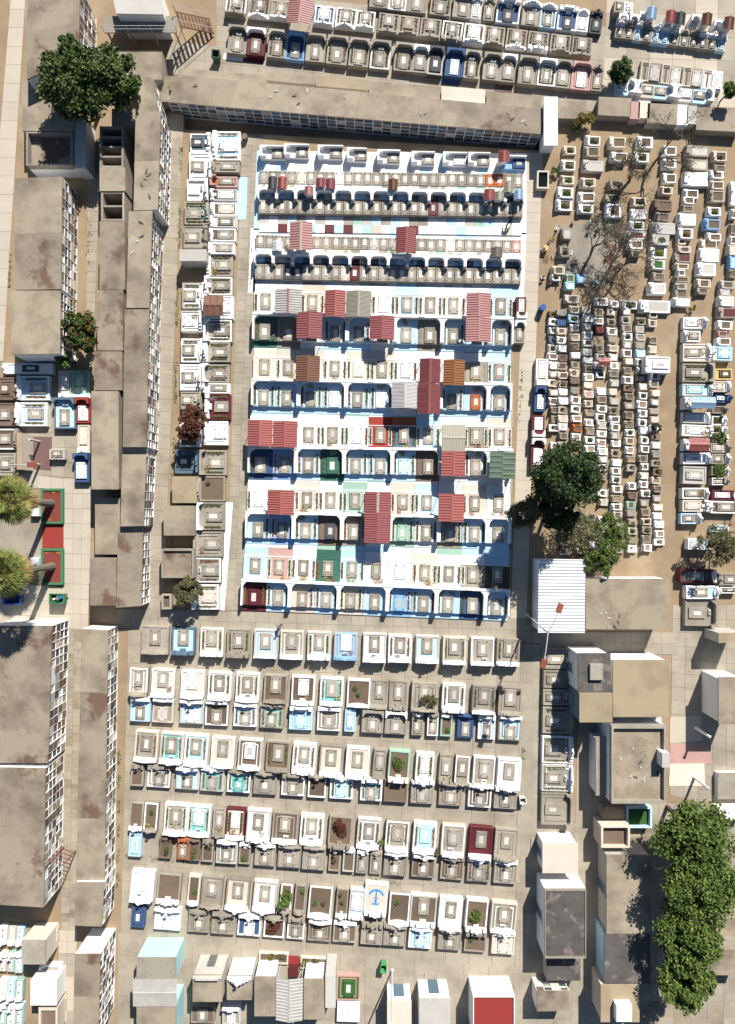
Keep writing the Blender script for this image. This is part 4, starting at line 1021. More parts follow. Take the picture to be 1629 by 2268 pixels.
for i, (x, y, c) in enumerate([(1440, 160, 'c'), (1486, 166, 'c'), (1533, 172, 'c'), (1578, 178, 'w')]):
    xx, yy = G(x, y, 0.4)
    t = thing('planter_grave', f'{COLW[c]} grave with T-shaped planter, {ORD[i + 1]} from the round shrub', 'walled grave', (xx, yy, 0), -0.12, 'graves with T-shaped planters')
    part('base', t, (0, 0, 0), (2.0, 2.0, 0.4), M(c), 0.02)
    slab_on(t, 0.45, -0.1, 0.4, 0.95, 1.5, M('l' if c == 'c' else 'w'))
    part('planter', t, (-0.5, -0.1, 0.4), (0.16, 1.3, 0.03), M('s'), 0)
    part('planter_head', t, (-0.5, 0.66, 0.4), (0.62, 0.16, 0.032), M('s'), 0)
    obj('kerb', ring_mesh(0.8, 1.9, 0.07, 0.06, M('k')), t, (-0.5, 0, 0.4))
for i, x in enumerate((1385, 1428, 1470, 1512, 1556)):
    y = 196 + (x - 1385) * 0.11
    xx, yy = G(x, y, 0.5)
    t = thing('sideways_grave', f'white walled grave lying sideways, {ORD[i + 1]} from the round shrub', 'walled grave', (xx, yy, 0), -0.11, 'sideways graves by the T-planter graves')
    part('base', t, (0, 0, 0), (1.9, 1.4, 0.5), M('l' if i % 2 else 'b'), 0.02)
    slab_on(t, 0.3 if i % 2 else -0.3, 0.1, 0.5, 1.1, 0.75, M('w' if i in (0, 3) else 'c'))
    obj('hood', curved_head(1.3, 0.6, M('w')), t, (-0.94 if i % 2 else 0.94, 0.0, 0.5), PI / 2 if i % 2 else -PI / 2)
    part('step', t, (0, -0.9, 0), (1.9, 0.4, 0.16), M('wbmwp'[i]), 0.01)
for i, (x, y, w, l, c) in enumerate([(1405, 248, 20, 38, 'p'), (1425, 246, 24, 38, 'k'), (1510, 258, 22, 44, 'w'), (1530, 258, 20, 40, 'l'), (1360, 240, 70, 40, 'c'), (1465, 256, 64, 44, 'c'), (1590, 268, 96, 50, 'c'), (1256, 246, 76, 40, 'c')]):
    xx, yy = G(x, y, 0.7)
    t = thing('vault', fit(f'{COLW[c]} low vault, {"broad" if w > 40 else "narrow"}, at the head of the dry-tree field, {ORD[i + 1]}'), 'vault', (xx, yy, 0), -0.05, 'low vaults at the head of the dry-tree field')
    part('body', t, (0, 0, 0), (w * S, l * S, 0.85), M(c), 0.02)
    part('lid', t, (0, 0.02, 0.85), (w * S + 0.08, l * S + 0.04, 0.1), M(c if c != 'c' else 'R'), 0.02)

# ------------------------------------------------------------------ NICHE BLOCKS AND MAUSOLEA
def cen(q): return (sum(p[0] for p in q) / len(q), sum(p[1] for p in q) / len(q))
PANEL_K = ['d', 'n', 'n', 'c', 'c', 'u', 'l', 'k', 'w', 'd', 'c', 'n']
def niche_block(px, h, side, rows, label, group=None, roof='R', segs=3, colw=0.8, body='w', frame='w', roof_t=0.16, along='v', z0=0.0, panels=None):
    q = [G(*p, h) for p in px]          # NW NE SE SW
    c = cen(q)
    L = [(x - c[0], y - c[1]) for x, y in q]
    t = thing('niche_block', label, 'niche block', (c[0], c[1], z0), 0, group)
    h -= z0
    for i in range(segs):
        a, b = i / segs, (i + 1) / segs
        if along == 'v':
            pts = [bil(L, 0, a), bil(L, 1, a), bil(L, 1, b), bil(L, 0, b)]
        else:
            pts = [bil(L, a, 0), bil(L, b, 0), bil(L, b, 1), bil(L, a, 1)]
        cc = cen(pts)
        k = 0.999
        pts = [(cc[0] + (x - cc[0]) * k * (1 if along != 'v' else 1.0), cc[1] + (y - cc[1]) * k) for x, y in pts]
        obj('roof_slab', MB().prism(pts[::-1], h - roof_t, h + U(-0.012, 0.012) - 0.012).mesh('roof_slab', M(roof if RND.random() < 0.8 else 'Q')), t)
    dep = 0.5
    e = {'E': (2, 1), 'S': (3, 2), 'N': (1, 0), 'W': (0, 3)}[side]
    p0, p1 = L[e[0]], L[e[1]]
    dx, dy = p1[0] - p0[0], p1[1] - p0[1]
    ln = math.hypot(dx, dy); ux, uy = dx / ln, dy / ln; nx, ny = -uy, ux
    B = list(L)
    for k in e:
        B[k] = (L[k][0] + nx * dep, L[k][1] + ny * dep)
    B = [(x * 0.995, y * 0.998) for x, y in B]
    obj('wall', MB().prism(B[::-1], 0, h - roof_t - 0.003).mesh('wall', M(body)), t)
    ncol = max(2, int(round(ln / colw))); cw = ln / ncol
    zb = 0.12; rh = (h - roof_t - 0.004 - zb) / rows
    fr = MB()
    fr.box(0.01, ln - 0.01, 0.03, dep - 0.004, 0, zb)
    for i in range(ncol + 1):
        u = min(max(i * cw, 0.045), ln - 0.045)
        fr.box(u - 0.035, u + 0.035, 0.03, dep - 0.004, zb + 0.001, h - roof_t - 0.004)
    for j in range(1, rows + 1):
        z = zb + j * rh - (0.06 if j == rows else 0)
        for i in range(ncol):
            fr.box(max(i * cw, 0.045) + 0.041, min((i + 1) * cw, ln - 0.045) - 0.041, 0.045, dep - 0.004, z - 0.035, z + 0.035)
    rz = math.atan2(uy, ux)
    f = obj('niche_frame', fr.mesh('niche_frame', M(frame)), t, (p0[0], p0[1], 0), rz)
    for i in range(ncol):
        for j in range(rows):
            m = M(RND.choice(panels or PANEL_K))
            d = U(0.04, 0.17)
            o = part('niche_panel', f, ((i + 0.5) * cw, d, zb + j * rh + 0.04), (cw - 0.1, 0.05, rh - 0.09), m, 0.0)
            if RND.random() < 0.09:
                obj('flowers', bouquet(RND.choice(FKINDS), RND.randrange(4)), o, (0, -0.08, 0.02), scale=(0.7, 0.6, 0.8))
    return t
NB = 'long niche blocks in echelon'
niche_block([(393, 165), (1206, 241), (1199, 297), (372, 226)], 1.75, 'S', 4, 'long niche wall with flat concrete roof closing the terraces', roof='R', segs=6, along='h', colw=0.9, z0=-1.0, panels=list('ddqqnducdl'))
niche_block([(308, 169), (338, 171), (352, 247), (305, 247)], 3.9, 'E', 5, 'short narrow niche block beside the big dark tree', NB, segs=1)
niche_block([(301, 247), (356, 247), (350, 464), (296, 466)], 3.9, 'E', 5, 'niche block with litter on its roof beside the open vaults', NB, segs=2)
niche_block([(285.5, 468), (338, 466), (331, 682), (280, 682)], 3.9, 'E', 5, 'niche block with a hatch lid on its plain roof', NB, segs=1)
niche_block([(277, 684), (331, 683), (325, 990), (272, 990)], 3.8, 'E', 5, 'longest niche block, brown-stained roof, beside the double tomb file', NB, roof='Q', segs=3)
niche_block([(271, 992), (325, 991), (318, 1165), (267, 1166)], 3.2, 'E', 4, 'lower niche block with pale clean roof', NB, segs=1, roof='R')
niche_block([(262, 1167), (317, 1166), (314, 1342), (258, 1346)], 2.6, 'E', 3, 'lowest niche block with a rusty patch on its roof', NB, segs=1, roof='Q')
niche_block([(34, 395), (138, 391), (136, 640), (32, 642)], 3.7, 'E', 5, 'broad niche block beside the light road', 'broad niche blocks', segs=2, colw=0.85)
niche_block([(26, 643), (135, 643), (133, 783), (26, 785)], 3.7, 'E', 5, 'broad niche block end section above the blue-shaded wall', 'broad niche blocks', segs=1, colw=0.85)
niche_block([(60, -30), (177, -30), (176, 120), (60, 176)], 4.2, 'E', 4, 'niche block with stained roof behind the big dark tree', roof='Q', segs=2)
niche_block([(-20, 1386), (116, 1386), (107, 1690), (-20, 1690)], 3.9, 'E', 4, 'wide niche block with parapet beam in the palm shade', 'wide niche blocks', segs=2, roof='Q')
niche_block([(-20, 1700), (101, 1702), (97, 2010), (-20, 2003)], 4.2, 'E', 5, 'wide niche block with iron stair against it', 'wide niche blocks', segs=2)
niche_block([(181, 1393), (240, 1396), (232, 1953), (169, 1952)], 2.9, 'E', 3, 'long narrow niche block beside the tomb field', 'narrow niche blocks', segs=4)
niche_block([(168, 1955), (231, 1955), (226, 2053), (166, 2050)], 3.3, 'E', 4, 'end section of the narrow niche block with raised kerb', 'narrow niche blocks', segs=1)
niche_block([(166, 2114), (223, 2114), (218, 2300), (162, 2300)], 4.2, 'E', 5, 'narrow niche block with bright white end wall', 'narrow niche blocks', segs=2, roof='R')

def house(px, h, wall, roof, label, cat='mausoleum', group=None, parapet=0.0, over=0.0, door=None, name='mausoleum', beams=0, z0=0.0):
    """flat-roofed mausoleum from its roof corners (NW NE SE SW, plan pixels) and height"""
    if len(px) == 4 and not isinstance(px[0], tuple):
        x0, y0, x1, y1 = px
        px = [(x0, y0), (x1, y0), (x1, y1), (x0, y1)]
    q = [G(*p, h) for p in px]
    c = cen(q); L = [(x - c[0], y - c[1]) for x, y in q]
    t = thing(name, label, cat, (c[0], c[1], 0), 0, group)
    sc = lambda k: [(x * k, y * k) for x, y in L]
    rad = max(abs(x) for x, _ in L)
    ins = 1 - over / rad
    if parapet:
        hb_ = h - parapet
        obj('wall', MB().prism(sc(ins)[::-1], z0, hb_ - 0.1).mesh('wall', M(wall)), t)
        obj('roof_slab', MB().prism(sc(ins * 0.995)[::-1], hb_ - 0.099, hb_).mesh('roof_slab', M(roof)), t)
        kx = 1 - (0.2 if parapet > 0.16 else 0.1) / rad
        o, i_ = L, sc(kx)
        b = MB()
        vs = [(x, y, z) for z in (hb_ - 0.12, h) for x, y in o] + [(x, y, z) for z in (hb_ - 0.12, h) for x, y in i_]
        fs = []
        for a in range(4):
            d = (a + 1) % 4
            fs += [(d, a, a + 4, d + 4), (a + 8, d + 8, d + 12, a + 12), (a + 4, a + 12, d + 12, d + 4)]
        b.add(vs, fs)
        obj('parapet', b.mesh('parapet', M('c' if roof in 'RQD' else wall)), t)
    else:
        obj('wall', MB().prism(sc(ins if over else 0.985)[::-1], z0, h - 0.15).mesh('wall', M(wall)), t)
        obj('roof_slab', MB().prism(L[::-1], h - 0.149, h).mesh('roof_slab', M(roof)), t)
    if door:
        e = {'E': (2, 1), 'S': (3, 2), 'N': (1, 0), 'W': (0, 3)}[door]
        k = ins if over else 0.985
        p0, p1 = [tuple(v * k for v in L[i]) for i in e]
        rz = math.atan2(p1[1] - p0[1], p1[0] - p0[0])
        m = ((p0[0] + p1[0]) / 2, (p0[1] + p1[1]) / 2)
        dr = part('door', t, (m[0] + math.sin(rz) * 0.02, m[1] - math.cos(rz) * 0.02, 0.15), (1.0, 0.06, min(2.1, h * 0.7)), M('q'), 0, rz)
        part('frame', dr, (-0.58, 0, 0), (0.14, 0.12, min(2.1, h * 0.7)), M(wall), 0.01)
        part('frame', dr, (0.58, 0, 0), (0.14, 0.12, min(2.1, h * 0.7)), M(wall), 0.01)
        part('lintel', dr, (0, 0, min(2.1, h * 0.7) + 0.005), (1.3, 0.12, 0.16), M(wall), 0.01)
        part('step', t, (m[0] + math.sin(rz) * 0.35, m[1] - math.cos(rz) * 0.35, 0), (1.5, 0.6, 0.12), M('c'), 0.01, rz)
    return t
# old vault row behind the niche blocks
OV = 'old roofed vaults behind the niche blocks'
for i, (r, h, rf, lb) in enumerate([((221, 490, 277, 641), 3.0, 'Q', 'old vault roof with a white patch and rust streak'), ((216, 642, 273, 776), 3.1, 'Q', 'old vault roof with broad rust-brown bands'),
        ((210, 778, 270, 864), 3.3, 'Q', 'old vault roof, dark brown, with a broken edge'), ((203, 866, 263, 1084), 3.5, 'R', 'long old vault roof with four small triangular holes'),
        ((211, 1103, 266, 1228), 2.2, 'R', 'low sunken vault roof below the long vault'), ((200, 1235, 258, 1341), 2.6, 'Q', 'old vault roof with white kerb beside the paved lane')]):
    house(r, h, 'c', rf, lb, 'vault', OV, name='old_vault', parapet=0.0)
house((221, 371, 278, 423), 3.0, 'c', 'R', 'old vault roof between the open vaults', 'vault', OV, name='old_vault')
def open_vault(rect, h, cells, label):
    a, b = G(rect[0], rect[1], h), G(rect[2], rect[3], h)
    cx, cy, w, l = (a[0] + b[0]) / 2, (a[1] + b[1]) / 2, b[0] - a[0], a[1] - b[1]
    t = thing('open_vault', label, 'vault', (cx, cy, 0), 0, 'open vaults without roofs')
    for s in (-1, 1):
        part('wall', t, (s * (w / 2 - 0.1), 0, 0), (0.2, l, h), M('c'), 0.01)
    for k in range(cells + 1):
        part('crosswall', t, (0, -l / 2 + 0.1 + (l - 0.2) * k / cells, 0), (w - 0.41, 0.18, h - 0.02), M('c'), 0.01)
    part('rubble_floor', t, (0, 0, 0), (w - 0.42, l - 0.02, 0.6), M('s'), 0)
    return t
open_vault((221, 279, 274, 371), 2.9, 4, 'roofless vault of four cells near the big dark tree')
open_vault((224, 424, 276, 489), 2.9, 2, 'roofless vault of two cells full of rubble')
house((50, 178, 163, 290), 2.6, 'l', 'R', 'low roof in the shade of the big dark tree', 'vault', OV, name='old_vault')
house((58, 292, 161, 366), 2.6, 'w', 'Q', 'white-walled enclosure with sunken rusty roof beside the light road', 'vault', OV, name='old_vault', parapet=0.7)
house((165, 255, 190, 372), 2.4, 'w', 'l', 'tall white wall slab beside the roofless enclosure', 'wall', name='boundary_wall')
house((257, 113, 360, 176), 2.0, 'c', 'R', 'low concrete roof with rust stain by the iron stairs', 'vault', OV, name='old_vault')
house((248, 241, 300, 281), 2.4, 'c', 'R', 'square concrete vault roof under the big dark tree', 'vault', OV, name='old_vault')
house([(244, -40), (350, -40), (362, 32), (258, 30)], 3.6, 'w', 'l', 'white building with speckled pale roof behind a railed balcony', 'building', name='white_building')
house((352, 168, 390, 225), 1.3, 'c', 'R', 'low roof beside the end of the long niche wall', 'vault', OV, name='old_vault')
house((376, 178, 393, 200), 1.6, 'c', 'R', 'small square concrete box by the long niche wall', 'vault', OV, name='old_vault')
house((1205, 214, 1236, 322), 2.2, 'w', 'w', 'white end wall block closing the long niche wall', 'wall', name='boundary_wall', over=0.1)
# low roofs strip behind the long niche wall
for i, (x0, x1, y0, y1, c) in enumerate([(395, 590, 150, 168, 'R'), (592, 700, 160, 178, 'R'), (702, 815, 166, 190, 'Y'), (818, 975, 178, 206, 'R'), (978, 1075, 190, 222, 'k'), (1078, 1200, 202, 236, 'R')]):
    house([(x0, y0), (x1, y0 + (x1 - x0) * 0.09), (x1, y1 + (x1 - x0) * 0.09), (x0, y1)], 1.15 + 0.08 * (i % 3), 'c', c, f'low {COLW[c]} roof strip behind the long niche wall, {ORD[i + 1]} from the iron stairs', 'vault', 'low roofs behind the long niche wall', name='low_roof')
# balcony and iron stairs
def rail(t, pts, h0):
    b = MB()
    for a, c_ in zip(pts[:-1], pts[1:]):
        for dz in (0.45, 0.9):
            b.tube((*a, h0 + dz), (*c_, h0 + dz), 0.025, 0.025, 5)
    for p in pts:
        b.tube((*p, h0), (*p, h0 + 0.92), 0.03, 0.03, 5)
    obj('railing', b.mesh('railing', STEEL), t)
bx0, by0 = G(232, 54, 2.5); bx1, by1 = G(392, 68, 2.5)
t = thing('balcony', 'concrete balcony with thin steel railing before the white building', 'balcony', ((bx0 + bx1) / 2, (by0 + by1) / 2, 0))
w_, l_ = bx1 - bx0, by0 - by1 + 1.0
part('deck', t, (0, 0.3, 2.4), (w_, l_, 0.12), M('c'), 0.01)
for k in range(4):
    part('post', t, (-w_ / 2 + 0.2 + (w_ - 0.4) * k / 3, -l_ / 2 + 0.5, 0), (0.14, 0.14, 2.395), M('c'), 0)
rail(t, [(-w_ / 2 + w_ * k / 6, -l_ / 2 + 0.34) for k in range(7)], 2.52)
def stairs(px0, px1, h0, h1, wid, n, mat, label):
    a, b = G(*px0, h0), G(*px1, h1)
    t = thing('iron_stairs', label, 'stairs', (a[0], a[1], 0))
    dx, dy = b[0] - a[0], b[1] - a[1]
    rz = math.atan2(dy, dx); L = math.hypot(dx, dy)
    for k in range(n):
        u = (k + 0.5) / n
        part('tread', t, (dx * u, dy * u, lerp(h0, h1, u)), (L / n * 0.72, wid, 0.05), mat, 0.0, rz)
    for s in (-1, 1):
        ox, oy = -math.sin(rz) * s * wid / 2, math.cos(rz) * s * wid / 2
        obj('stringer', MB().tube((ox, oy, max(0.05, h0) - 0.02), (dx + ox, dy + oy, h1 - 0.02), 0.06, 0.06, 5).mesh('stringer', mat), t)
        obj('post', MB().tube((dx + ox, dy + oy, 0), (dx + ox, dy + oy, h1 + 0.9), 0.035, 0.035, 5).mesh('post', mat), t)
        obj('handrail', MB().tube((ox, oy, max(0.05, h0) + 0.85), (dx + ox, dy + oy, h1 + 0.88), 0.025, 0.025, 5).mesh('handrail', STEEL), t)
RUST = painted('rusty brown iron', (0.16, 0.085, 0.05), dirt=0.4, var=0.1)
stairs((470, 58), (394, 42), 0.2, 2.45, 1.5, 10, RUST, 'rusty iron stairs climbing to the balcony')
stairs((124, 1912), (155, 1880), 3.4, 0.1, 1.3, 9, painted('rusty red iron', (0.25, 0.085, 0.05), dirt=0.3), 'red-brown iron stairs leaning on the wide niche block')

# hall and mausolea at the edge of the small graves
hx = ZR(3, 3, -107, 418, 308, 1066)
a, b = G(hx[0], hx[1], 3.2), G(hx[2], hx[3], 3.2)
t = thing('tin_hall', 'white corrugated tin-roofed hall beside the paved lane', 'building', ((a[0] + b[0]) / 2, (a[1] + b[1]) / 2, 0), -0.012)
w_, l_ = b[0] - a[0], a[1] - b[1]
part('wall', t, (0.05, 0, 0), (w_ - 0.3, l_ - 0.3, 3.05), M('w'), 0)
obj('roof_sheet', corrugated(w_, l_, TIN['w'], 0.3, 0.07), t, (-w_ / 2, 0, 3.3), rot=(0, 0.03, 0))
MS = 'mausolea by the hall'
house((1298, 1282, 1483, 1394), 3.0, 'w', 'R', 'broad mausoleum with littered dirty roof beside the tin hall', group=MS, over=0.12, door='S')
house((1281, 1447, 1353, 1536), 4.3, 'w', 'D', 'tall mausoleum with speckled roof and raised square panel', group=MS, over=0.1, door='W')
part('roof_panel', bpy.context.scene.objects['mausoleum.001'], (0.1, 0.2, 4.3), (1.2, 1.5, 0.35), M('c'), 0.02)
house((1358, 1462, 1481, 1588), 4.0, 'w', 'Y', 'broad ochre-roofed mausoleum with a bright white back wall', group=MS, over=0.1, door='E')
house((1284, 1535, 1357, 1600), 4.6, 'q', 'Y', 'tall narrow ochre-roofed mausoleum next to the speckled roof', group=MS, over=0.08, door='W')
house((1355, 1607, 1476, 1780), 3.8, 'w', 'R', 'grey mausoleum with thick parapet and roof debris', group=MS, parapet=0.45, door='E')
house((1320, 1632, 1354, 1762), 2.3, 'w', 'c', 'low white side annex of the parapet mausoleum', group=MS, over=0.05)
house((1362, 1583, 1466, 1604), 2.2, 'w', 'l', 'low white rear annex of the parapet mausoleum', group=MS)
house((1467, 1668, 1484, 1700), 4.6, 'w', 'l', 'white stepped gable block on the parapet mausoleum front', group=MS, name='gable_block')
house((1333, 1786, 1385, 1822), 1.0, 'c', 'Q', 'dark low tomb in the shade of the parapet mausoleum', 'vault', name='low_vault')
house((1388, 1788, 1445, 1834), 1.0, 'b', 'f', 'low tomb with green floor beside the dark low tomb', 'vault', name='low_vault', parapet=0.4)
house((1332, 1830, 1396, 1878), 2.4, 'k', 'n', 'roofless mausoleum with rubble behind the leafy tree', group=MS, parapet=0.5)
house((1344, 1894, 1442, 2068), 2.8, 'l', 'R', 'long tan-roofed mausoleum beside the leafy tree', group='mausolea in the leafy tree lane', over=0.08, door='W')
house((1339, 2069, 1441, 2180), 2.8, 'b', 'D', 'long mausoleum section with grey blotched roof', group='mausolea in the leafy tree lane', over=0.08)
house((1331, 2182, 1417, 2264), 3.0, 'k', 'Y', 'cream mausoleum with white block on its ochre roof', group='mausolea in the leafy tree lane', over=0.08)
part('roof_block', [o for o in scene.objects if o.get('label', '').startswith('cream mausoleum')][0], (0.1, -0.4, 3.0), (1.5, 1.6, 0.8), M('w'), 0.05)
house((1202, 1868, 1281, 1934), 2.6, 'w', 'k', 'small cream-roofed mausoleum at the lane corner', group='mausolea in the leafy tree lane', over=0.1, door='W')
house((1207, 1970, 1299, 2123), 3.3, 'w', 'D', 'mausoleum with blackened mottled roof and white sides', group='mausolea in the leafy tree lane', parapet=0.1, door='W')
house((1211, 2126, 1286, 2172), 1.6, 'l', 'D', 'low mottled roof behind the blackened mausoleum', 'vault', name='low_vault')
house((1592, 1500, 1650, 1604), 3.6, 'w', 'R', 'white mausoleum with concrete roof at the pink paving', group=MS, over=0.1)
house((1592, 1402, 1650, 1424), 3.0, 'l', 'Y', 'mausoleum with pillars behind the dirt lane tombs', group=MS)
house((1590, 1790, 1650, 1815), 1.2, 'w', 'w', 'bright white low tomb beside the leafy tree', 'vault', name='low_vault')
house((1575, 2105, 1650, 2160), 2.0, 'c', 'R', 'grey flat roof beyond the leafy tree', 'vault', name='low_vault')
house((1590, 1712, 1650, 1770), 0.7, 'w', 'c', 'white kerbed tomb with concrete slab by the white posts', 'vault', name='low_vault')
niche_block([(1190, 2196), (1262, 2196), (1262, 2240), (1190, 2240)], 2.2, 'N', 3, 'small niche stack behind the low mottled roof', segs=1)
# mausolea closing the tomb field
MF = 'mausolea closing the tomb field'
house((303, 2121, 390, 2168), 3.2, 'T', 'c', 'pale turquoise mausoleum with bright end wall', group=MF)
house((303, 2229, 390, 2300), 3.2, 'T', 'R', 'pale turquoise mausoleum, rear concrete-roofed section', group=MF)
canopy((295, 2168, 392, 2229), 'l', 'grey corrugated roof joining the turquoise mausoleum sections', h=3.25, ridge='h', pitch=0.12, rise=0.06, ang=0, posts=True, group=MF, name='corrugated_roof')
def stepped_facade(rect, h, wall, roof, label, steps):
    t = house(rect, h, wall, roof, label, group=MF, over=0.05)
    x0, y0, x1, y1 = rect
    a, b = G(x0, y0, h), G(x1, y1, h)
    w, l = b[0] - a[0], a[1] - b[1]
    for k in range(steps):
        ww = w * (1 - 0.22 * k) - 0.05
        part('facade_step', t, (0, l / 2 - 0.15, h + 0.002 + k * 0.2), (ww, 0.28, 0.2), M(wall), 0.02)
    return t
t = stepped_facade((427, 2160, 493, 2219), 3.2, 'l', 'R', 'concrete mausoleum with barred door and stepped facade', 2)
dr = part('door', t, (0, 1.315, 0.2), (0.75, 0.06, 1.7), M('d'), 0)
for k in range(5):
    part('bar', dr, (-0.3 + 0.15 * k, 0.045, 0), (0.025, 0.025, 1.7), M('l'), 0)
t = stepped_facade((503, 2162, 558, 2215), 2.9, 'w', 'R', 'white mausoleum with tall stepped gable and cross', 4)
obj('cross', cross_mesh(M('w'), 0.6), t, (0, 1.05, 3.65))
house((564, 2164, 611, 2251), 3.0, 'w', 'R', 'plain mausoleum beside the corrugated-roofed one', group=MF, over=0.05)
canopy((612, 2166, 671, 2260), 'l', 'pale corrugated gable roof between two plain mausolea', h=3.1, pitch=0.3, rise=0.3, ang=-0.01, group=MF, name='corrugated_roof')
house((673, 2169, 720, 2258), 3.0, 'w', 'R', 'plain mausoleum with scattered boards on its roof', group=MF, over=0.05)
house((721, 2160, 744, 2232), 3.3, 'l', 'l', 'tall concrete wall block beside the peach-kerbed grave', 'wall', name='boundary_wall')
house((858, 2217, 912, 2300), 2.6, 'w', 'k', 'small white mausoleum with dark doorway', group=MF, over=0.05, door='N')
house((929, 2212, 998, 2300), 2.9, 'w', 'l', 'white mausoleum with framed window in its front', group=MF, over=0.05, door='N')
house((1048, 2207, 1141, 2300), 3.0, 'w', 'r', 'white mausoleum with a red sunken roof', group=MF, parapet=0.15)
for i, (x0, y0, x1, y1, lb) in enumerate([(574, 2110, 639, 2134, 'dry garden bed with pale kerb in front of plain mausoleum'), (666, 2120, 724, 2146, 'dry garden bed with pale kerb beside the red steps')]):
    a, b = G(x0, y0, 0.3), G(x1, y1, 0.3)
    t = thing('garden_bed', lb, 'garden bed', ((a[0] + b[0]) / 2, (a[1] + b[1]) / 2, 0), -0.05, 'garden beds of the mausolea')
    obj('kerb', ring_mesh(b[0] - a[0], a[1] - b[1], 0.14, 0.35, M('k')), t)
    part('soil', t, (0, 0, 0), (b[0] - a[0] - 0.25, a[1] - b[1] - 0.25, 0.28), M('s'), 0)
    for k in range(7):
        obj('plant', tuft(RND.choice(['olive', 'gold', 'dry']), k % 4, r=0.28, h=0.3), t, (U(-1.1, 1.1), U(-0.3, 0.3), 0.27))
sheet('path', [(640, 2115), (664, 2117), (664, 2140), (638, 2138)], 0.06, M('r'))
house((641, 2141, 661, 2164), 0.5, 'm', 'm', 'dark red steps between the garden beds', 'steps', name='entrance_steps')
tomb(772, 2187, 52, 56, 'N', -0.03, 'pffH', 'with peach kerb and artificial turf, beside the wall block', 'lone tombs near the mausolea', hb=0.5)
tomb(772, 2240, 50, 44, 'N', -0.03, 'wwwH', 'behind the peach-kerbed grave', 'lone tombs near the mausolea', hb=0.5)
tomb(450, 2245, 52, 40, 'N', -0.02, 'cncH', 'behind the stepped concrete mausoleum', 'lone tombs near the mausolea', hb=0.6)
tomb(513, 2247, 40, 44, 'N', -0.02, 'wcw', 'behind the white gabled mausoleum', 'lone tombs near the mausolea', hb=0.6)
# corner by the narrow niche block
house((48, 2083, 101, 2136), 3.0, 'k', 'c', 'square concrete tower tomb with louvred side', group='tower tombs by the paved lane', over=0.02)
house((68, 2170, 126, 2227), 2.2, 'w', 'w', 'white square tower tomb with latticed side', group='tower tombs by the paved lane', over=0.02)
house((86, 2232, 128, 2290), 1.8, 'k', 'n', 'cream tower tomb with a framed top', group='tower tombs by the paved lane', parapet=0.2)
trow(R_('8:www:16 28:kkw:16 46:bww:16'), (8, 2070), (46, 2072), 40, 'S', 'by the tower tombs', 'narrow tombs by the tower tombs', start='niche block end', hb=0.5)
trow(R_('8:kkw:16 26:GGw:16 43:Tww:16'), (8, 2130), (46, 2132), 44, 'N', 'behind the narrow tombs', 'second narrow tombs by the tower tombs', start='niche block end', hb=0.5)
trow(R_('8:wkw:16 26:bbw:16 44:Gww:16'), (8, 2190), (46, 2192), 46, 'S', 'beside the latticed tower tomb', 'third narrow tombs by the tower tombs', start='niche block end', hb=0.5)
trow(R_('8:GGw:16 26:www:16 44:TTw:16'), (8, 2245), (46, 2247), 46, 'N', 'beside the framed tower tomb', 'fourth narrow tombs by the tower tombs', start='niche block end', hb=0.5)
tomb(108, 2070, 30, 40, 'W', 0, 'kkw', 'beside the louvred tower tomb', 'lone tombs near the tower tombs', hb=0.5)
tomb(112, 2152, 30, 46, 'W', 0, 'wbc', 'between the tower tombs', 'lone tombs near the tower tombs', hb=0.6)
# two box tombs and sunken pit at the end of the inner file
for i, (r, h, w, rf, lb) in enumerate([((398, 552, 458, 578), 1.9, 'l', 'l', 'pale grey-blue box tomb with smooth lid in the inner file'), ((382, 1055, 436, 1114), 1.5, 'c', 'Y', 'flat concrete box tomb with three vents in the inner file'),
        ((363, 1120, 432, 1186), 1.7, 'c', 'R', 'flat concrete box tomb with blank lid in the inner file')]):
    house(r, h, w, rf, lb, 'box tomb', 'box tombs of the inner file', name='box_tomb')
house((358, 1216, 430, 1280), 1.8, 'c', 'Q', 'rust-stained box tomb with raised rim in the inner file', 'box tomb', 'box tombs of the inner file', name='box_tomb', parapet=0.25)
open_vault((358, 1316, 380, 1350), 0.9, 1, 'small open burial pit at the end of the inner file')

# ------------------------------------------------------------------ PLOT BEHIND THE PALMS
PQ = 'tombs on the plot behind the palms'
for i, (r, x0, y0, x1, y1, code, head, wh) in enumerate([
        (2, 35, 195, 470, 290, 'wwd', 'W', 'in the shade of the broad niche block'), (2, 175, 308, 440, 520, 'wbcP', 'W', 'first of two pale tombs by the plum terrace'), (2, 165, 540, 420, 748, 'wbcP', 'W', 'second of two pale tombs by the plum terrace'),
        (2, -20, 320, 160, 520, 'nnn', 'E', 'with brown top behind first pale tomb'), (2, -20, 545, 162, 748, 'nnc', 'E', 'with brown top behind second pale tomb'), (2, -20, 772, 165, 955, 'csc', 'E', 'beside the lamp wall'), (2, -20, 985, 165, 1185, 'ccc', 'E', 'below the lamp wall, second from pale tombs'),
        (2, 520, 262, 612, 500, 'kkw', 'S', 'narrow, beside the mint green tomb'), (2, 618, 258, 798, 500, 'GGG', 'S', 'against the old vaults'), (2, 482, 505, 672, 772, 'qbcC', 'N', 'mosaic-sided, below the mint green tomb'), (2, 676, 505, 800, 722, 'rrwC', 'N', 'small, below the mint green tomb'),
        (2, 688, 738, 792, 985, 'kkk', 'S', 'against the old vaults above the navy tomb'), (2, 660, 992, 790, 1242, 'BBwC', 'N', 'navy, at the corner of the paved lane'), (2, 440, 950, 575, 1042, 'llcHF', 'W', 'low, on open paving by the plum terrace')]):
    a, b, c_, d = ZR(r, 0, x0, y0, x1, y1)
    vert = head in 'NS'
    tomb((a + c_) / 2, (b + d) / 2, (c_ - a) if vert else (d - b), (d - b) if vert else (c_ - a), head, 0.0, code, wh, PQ, hb=0.55)
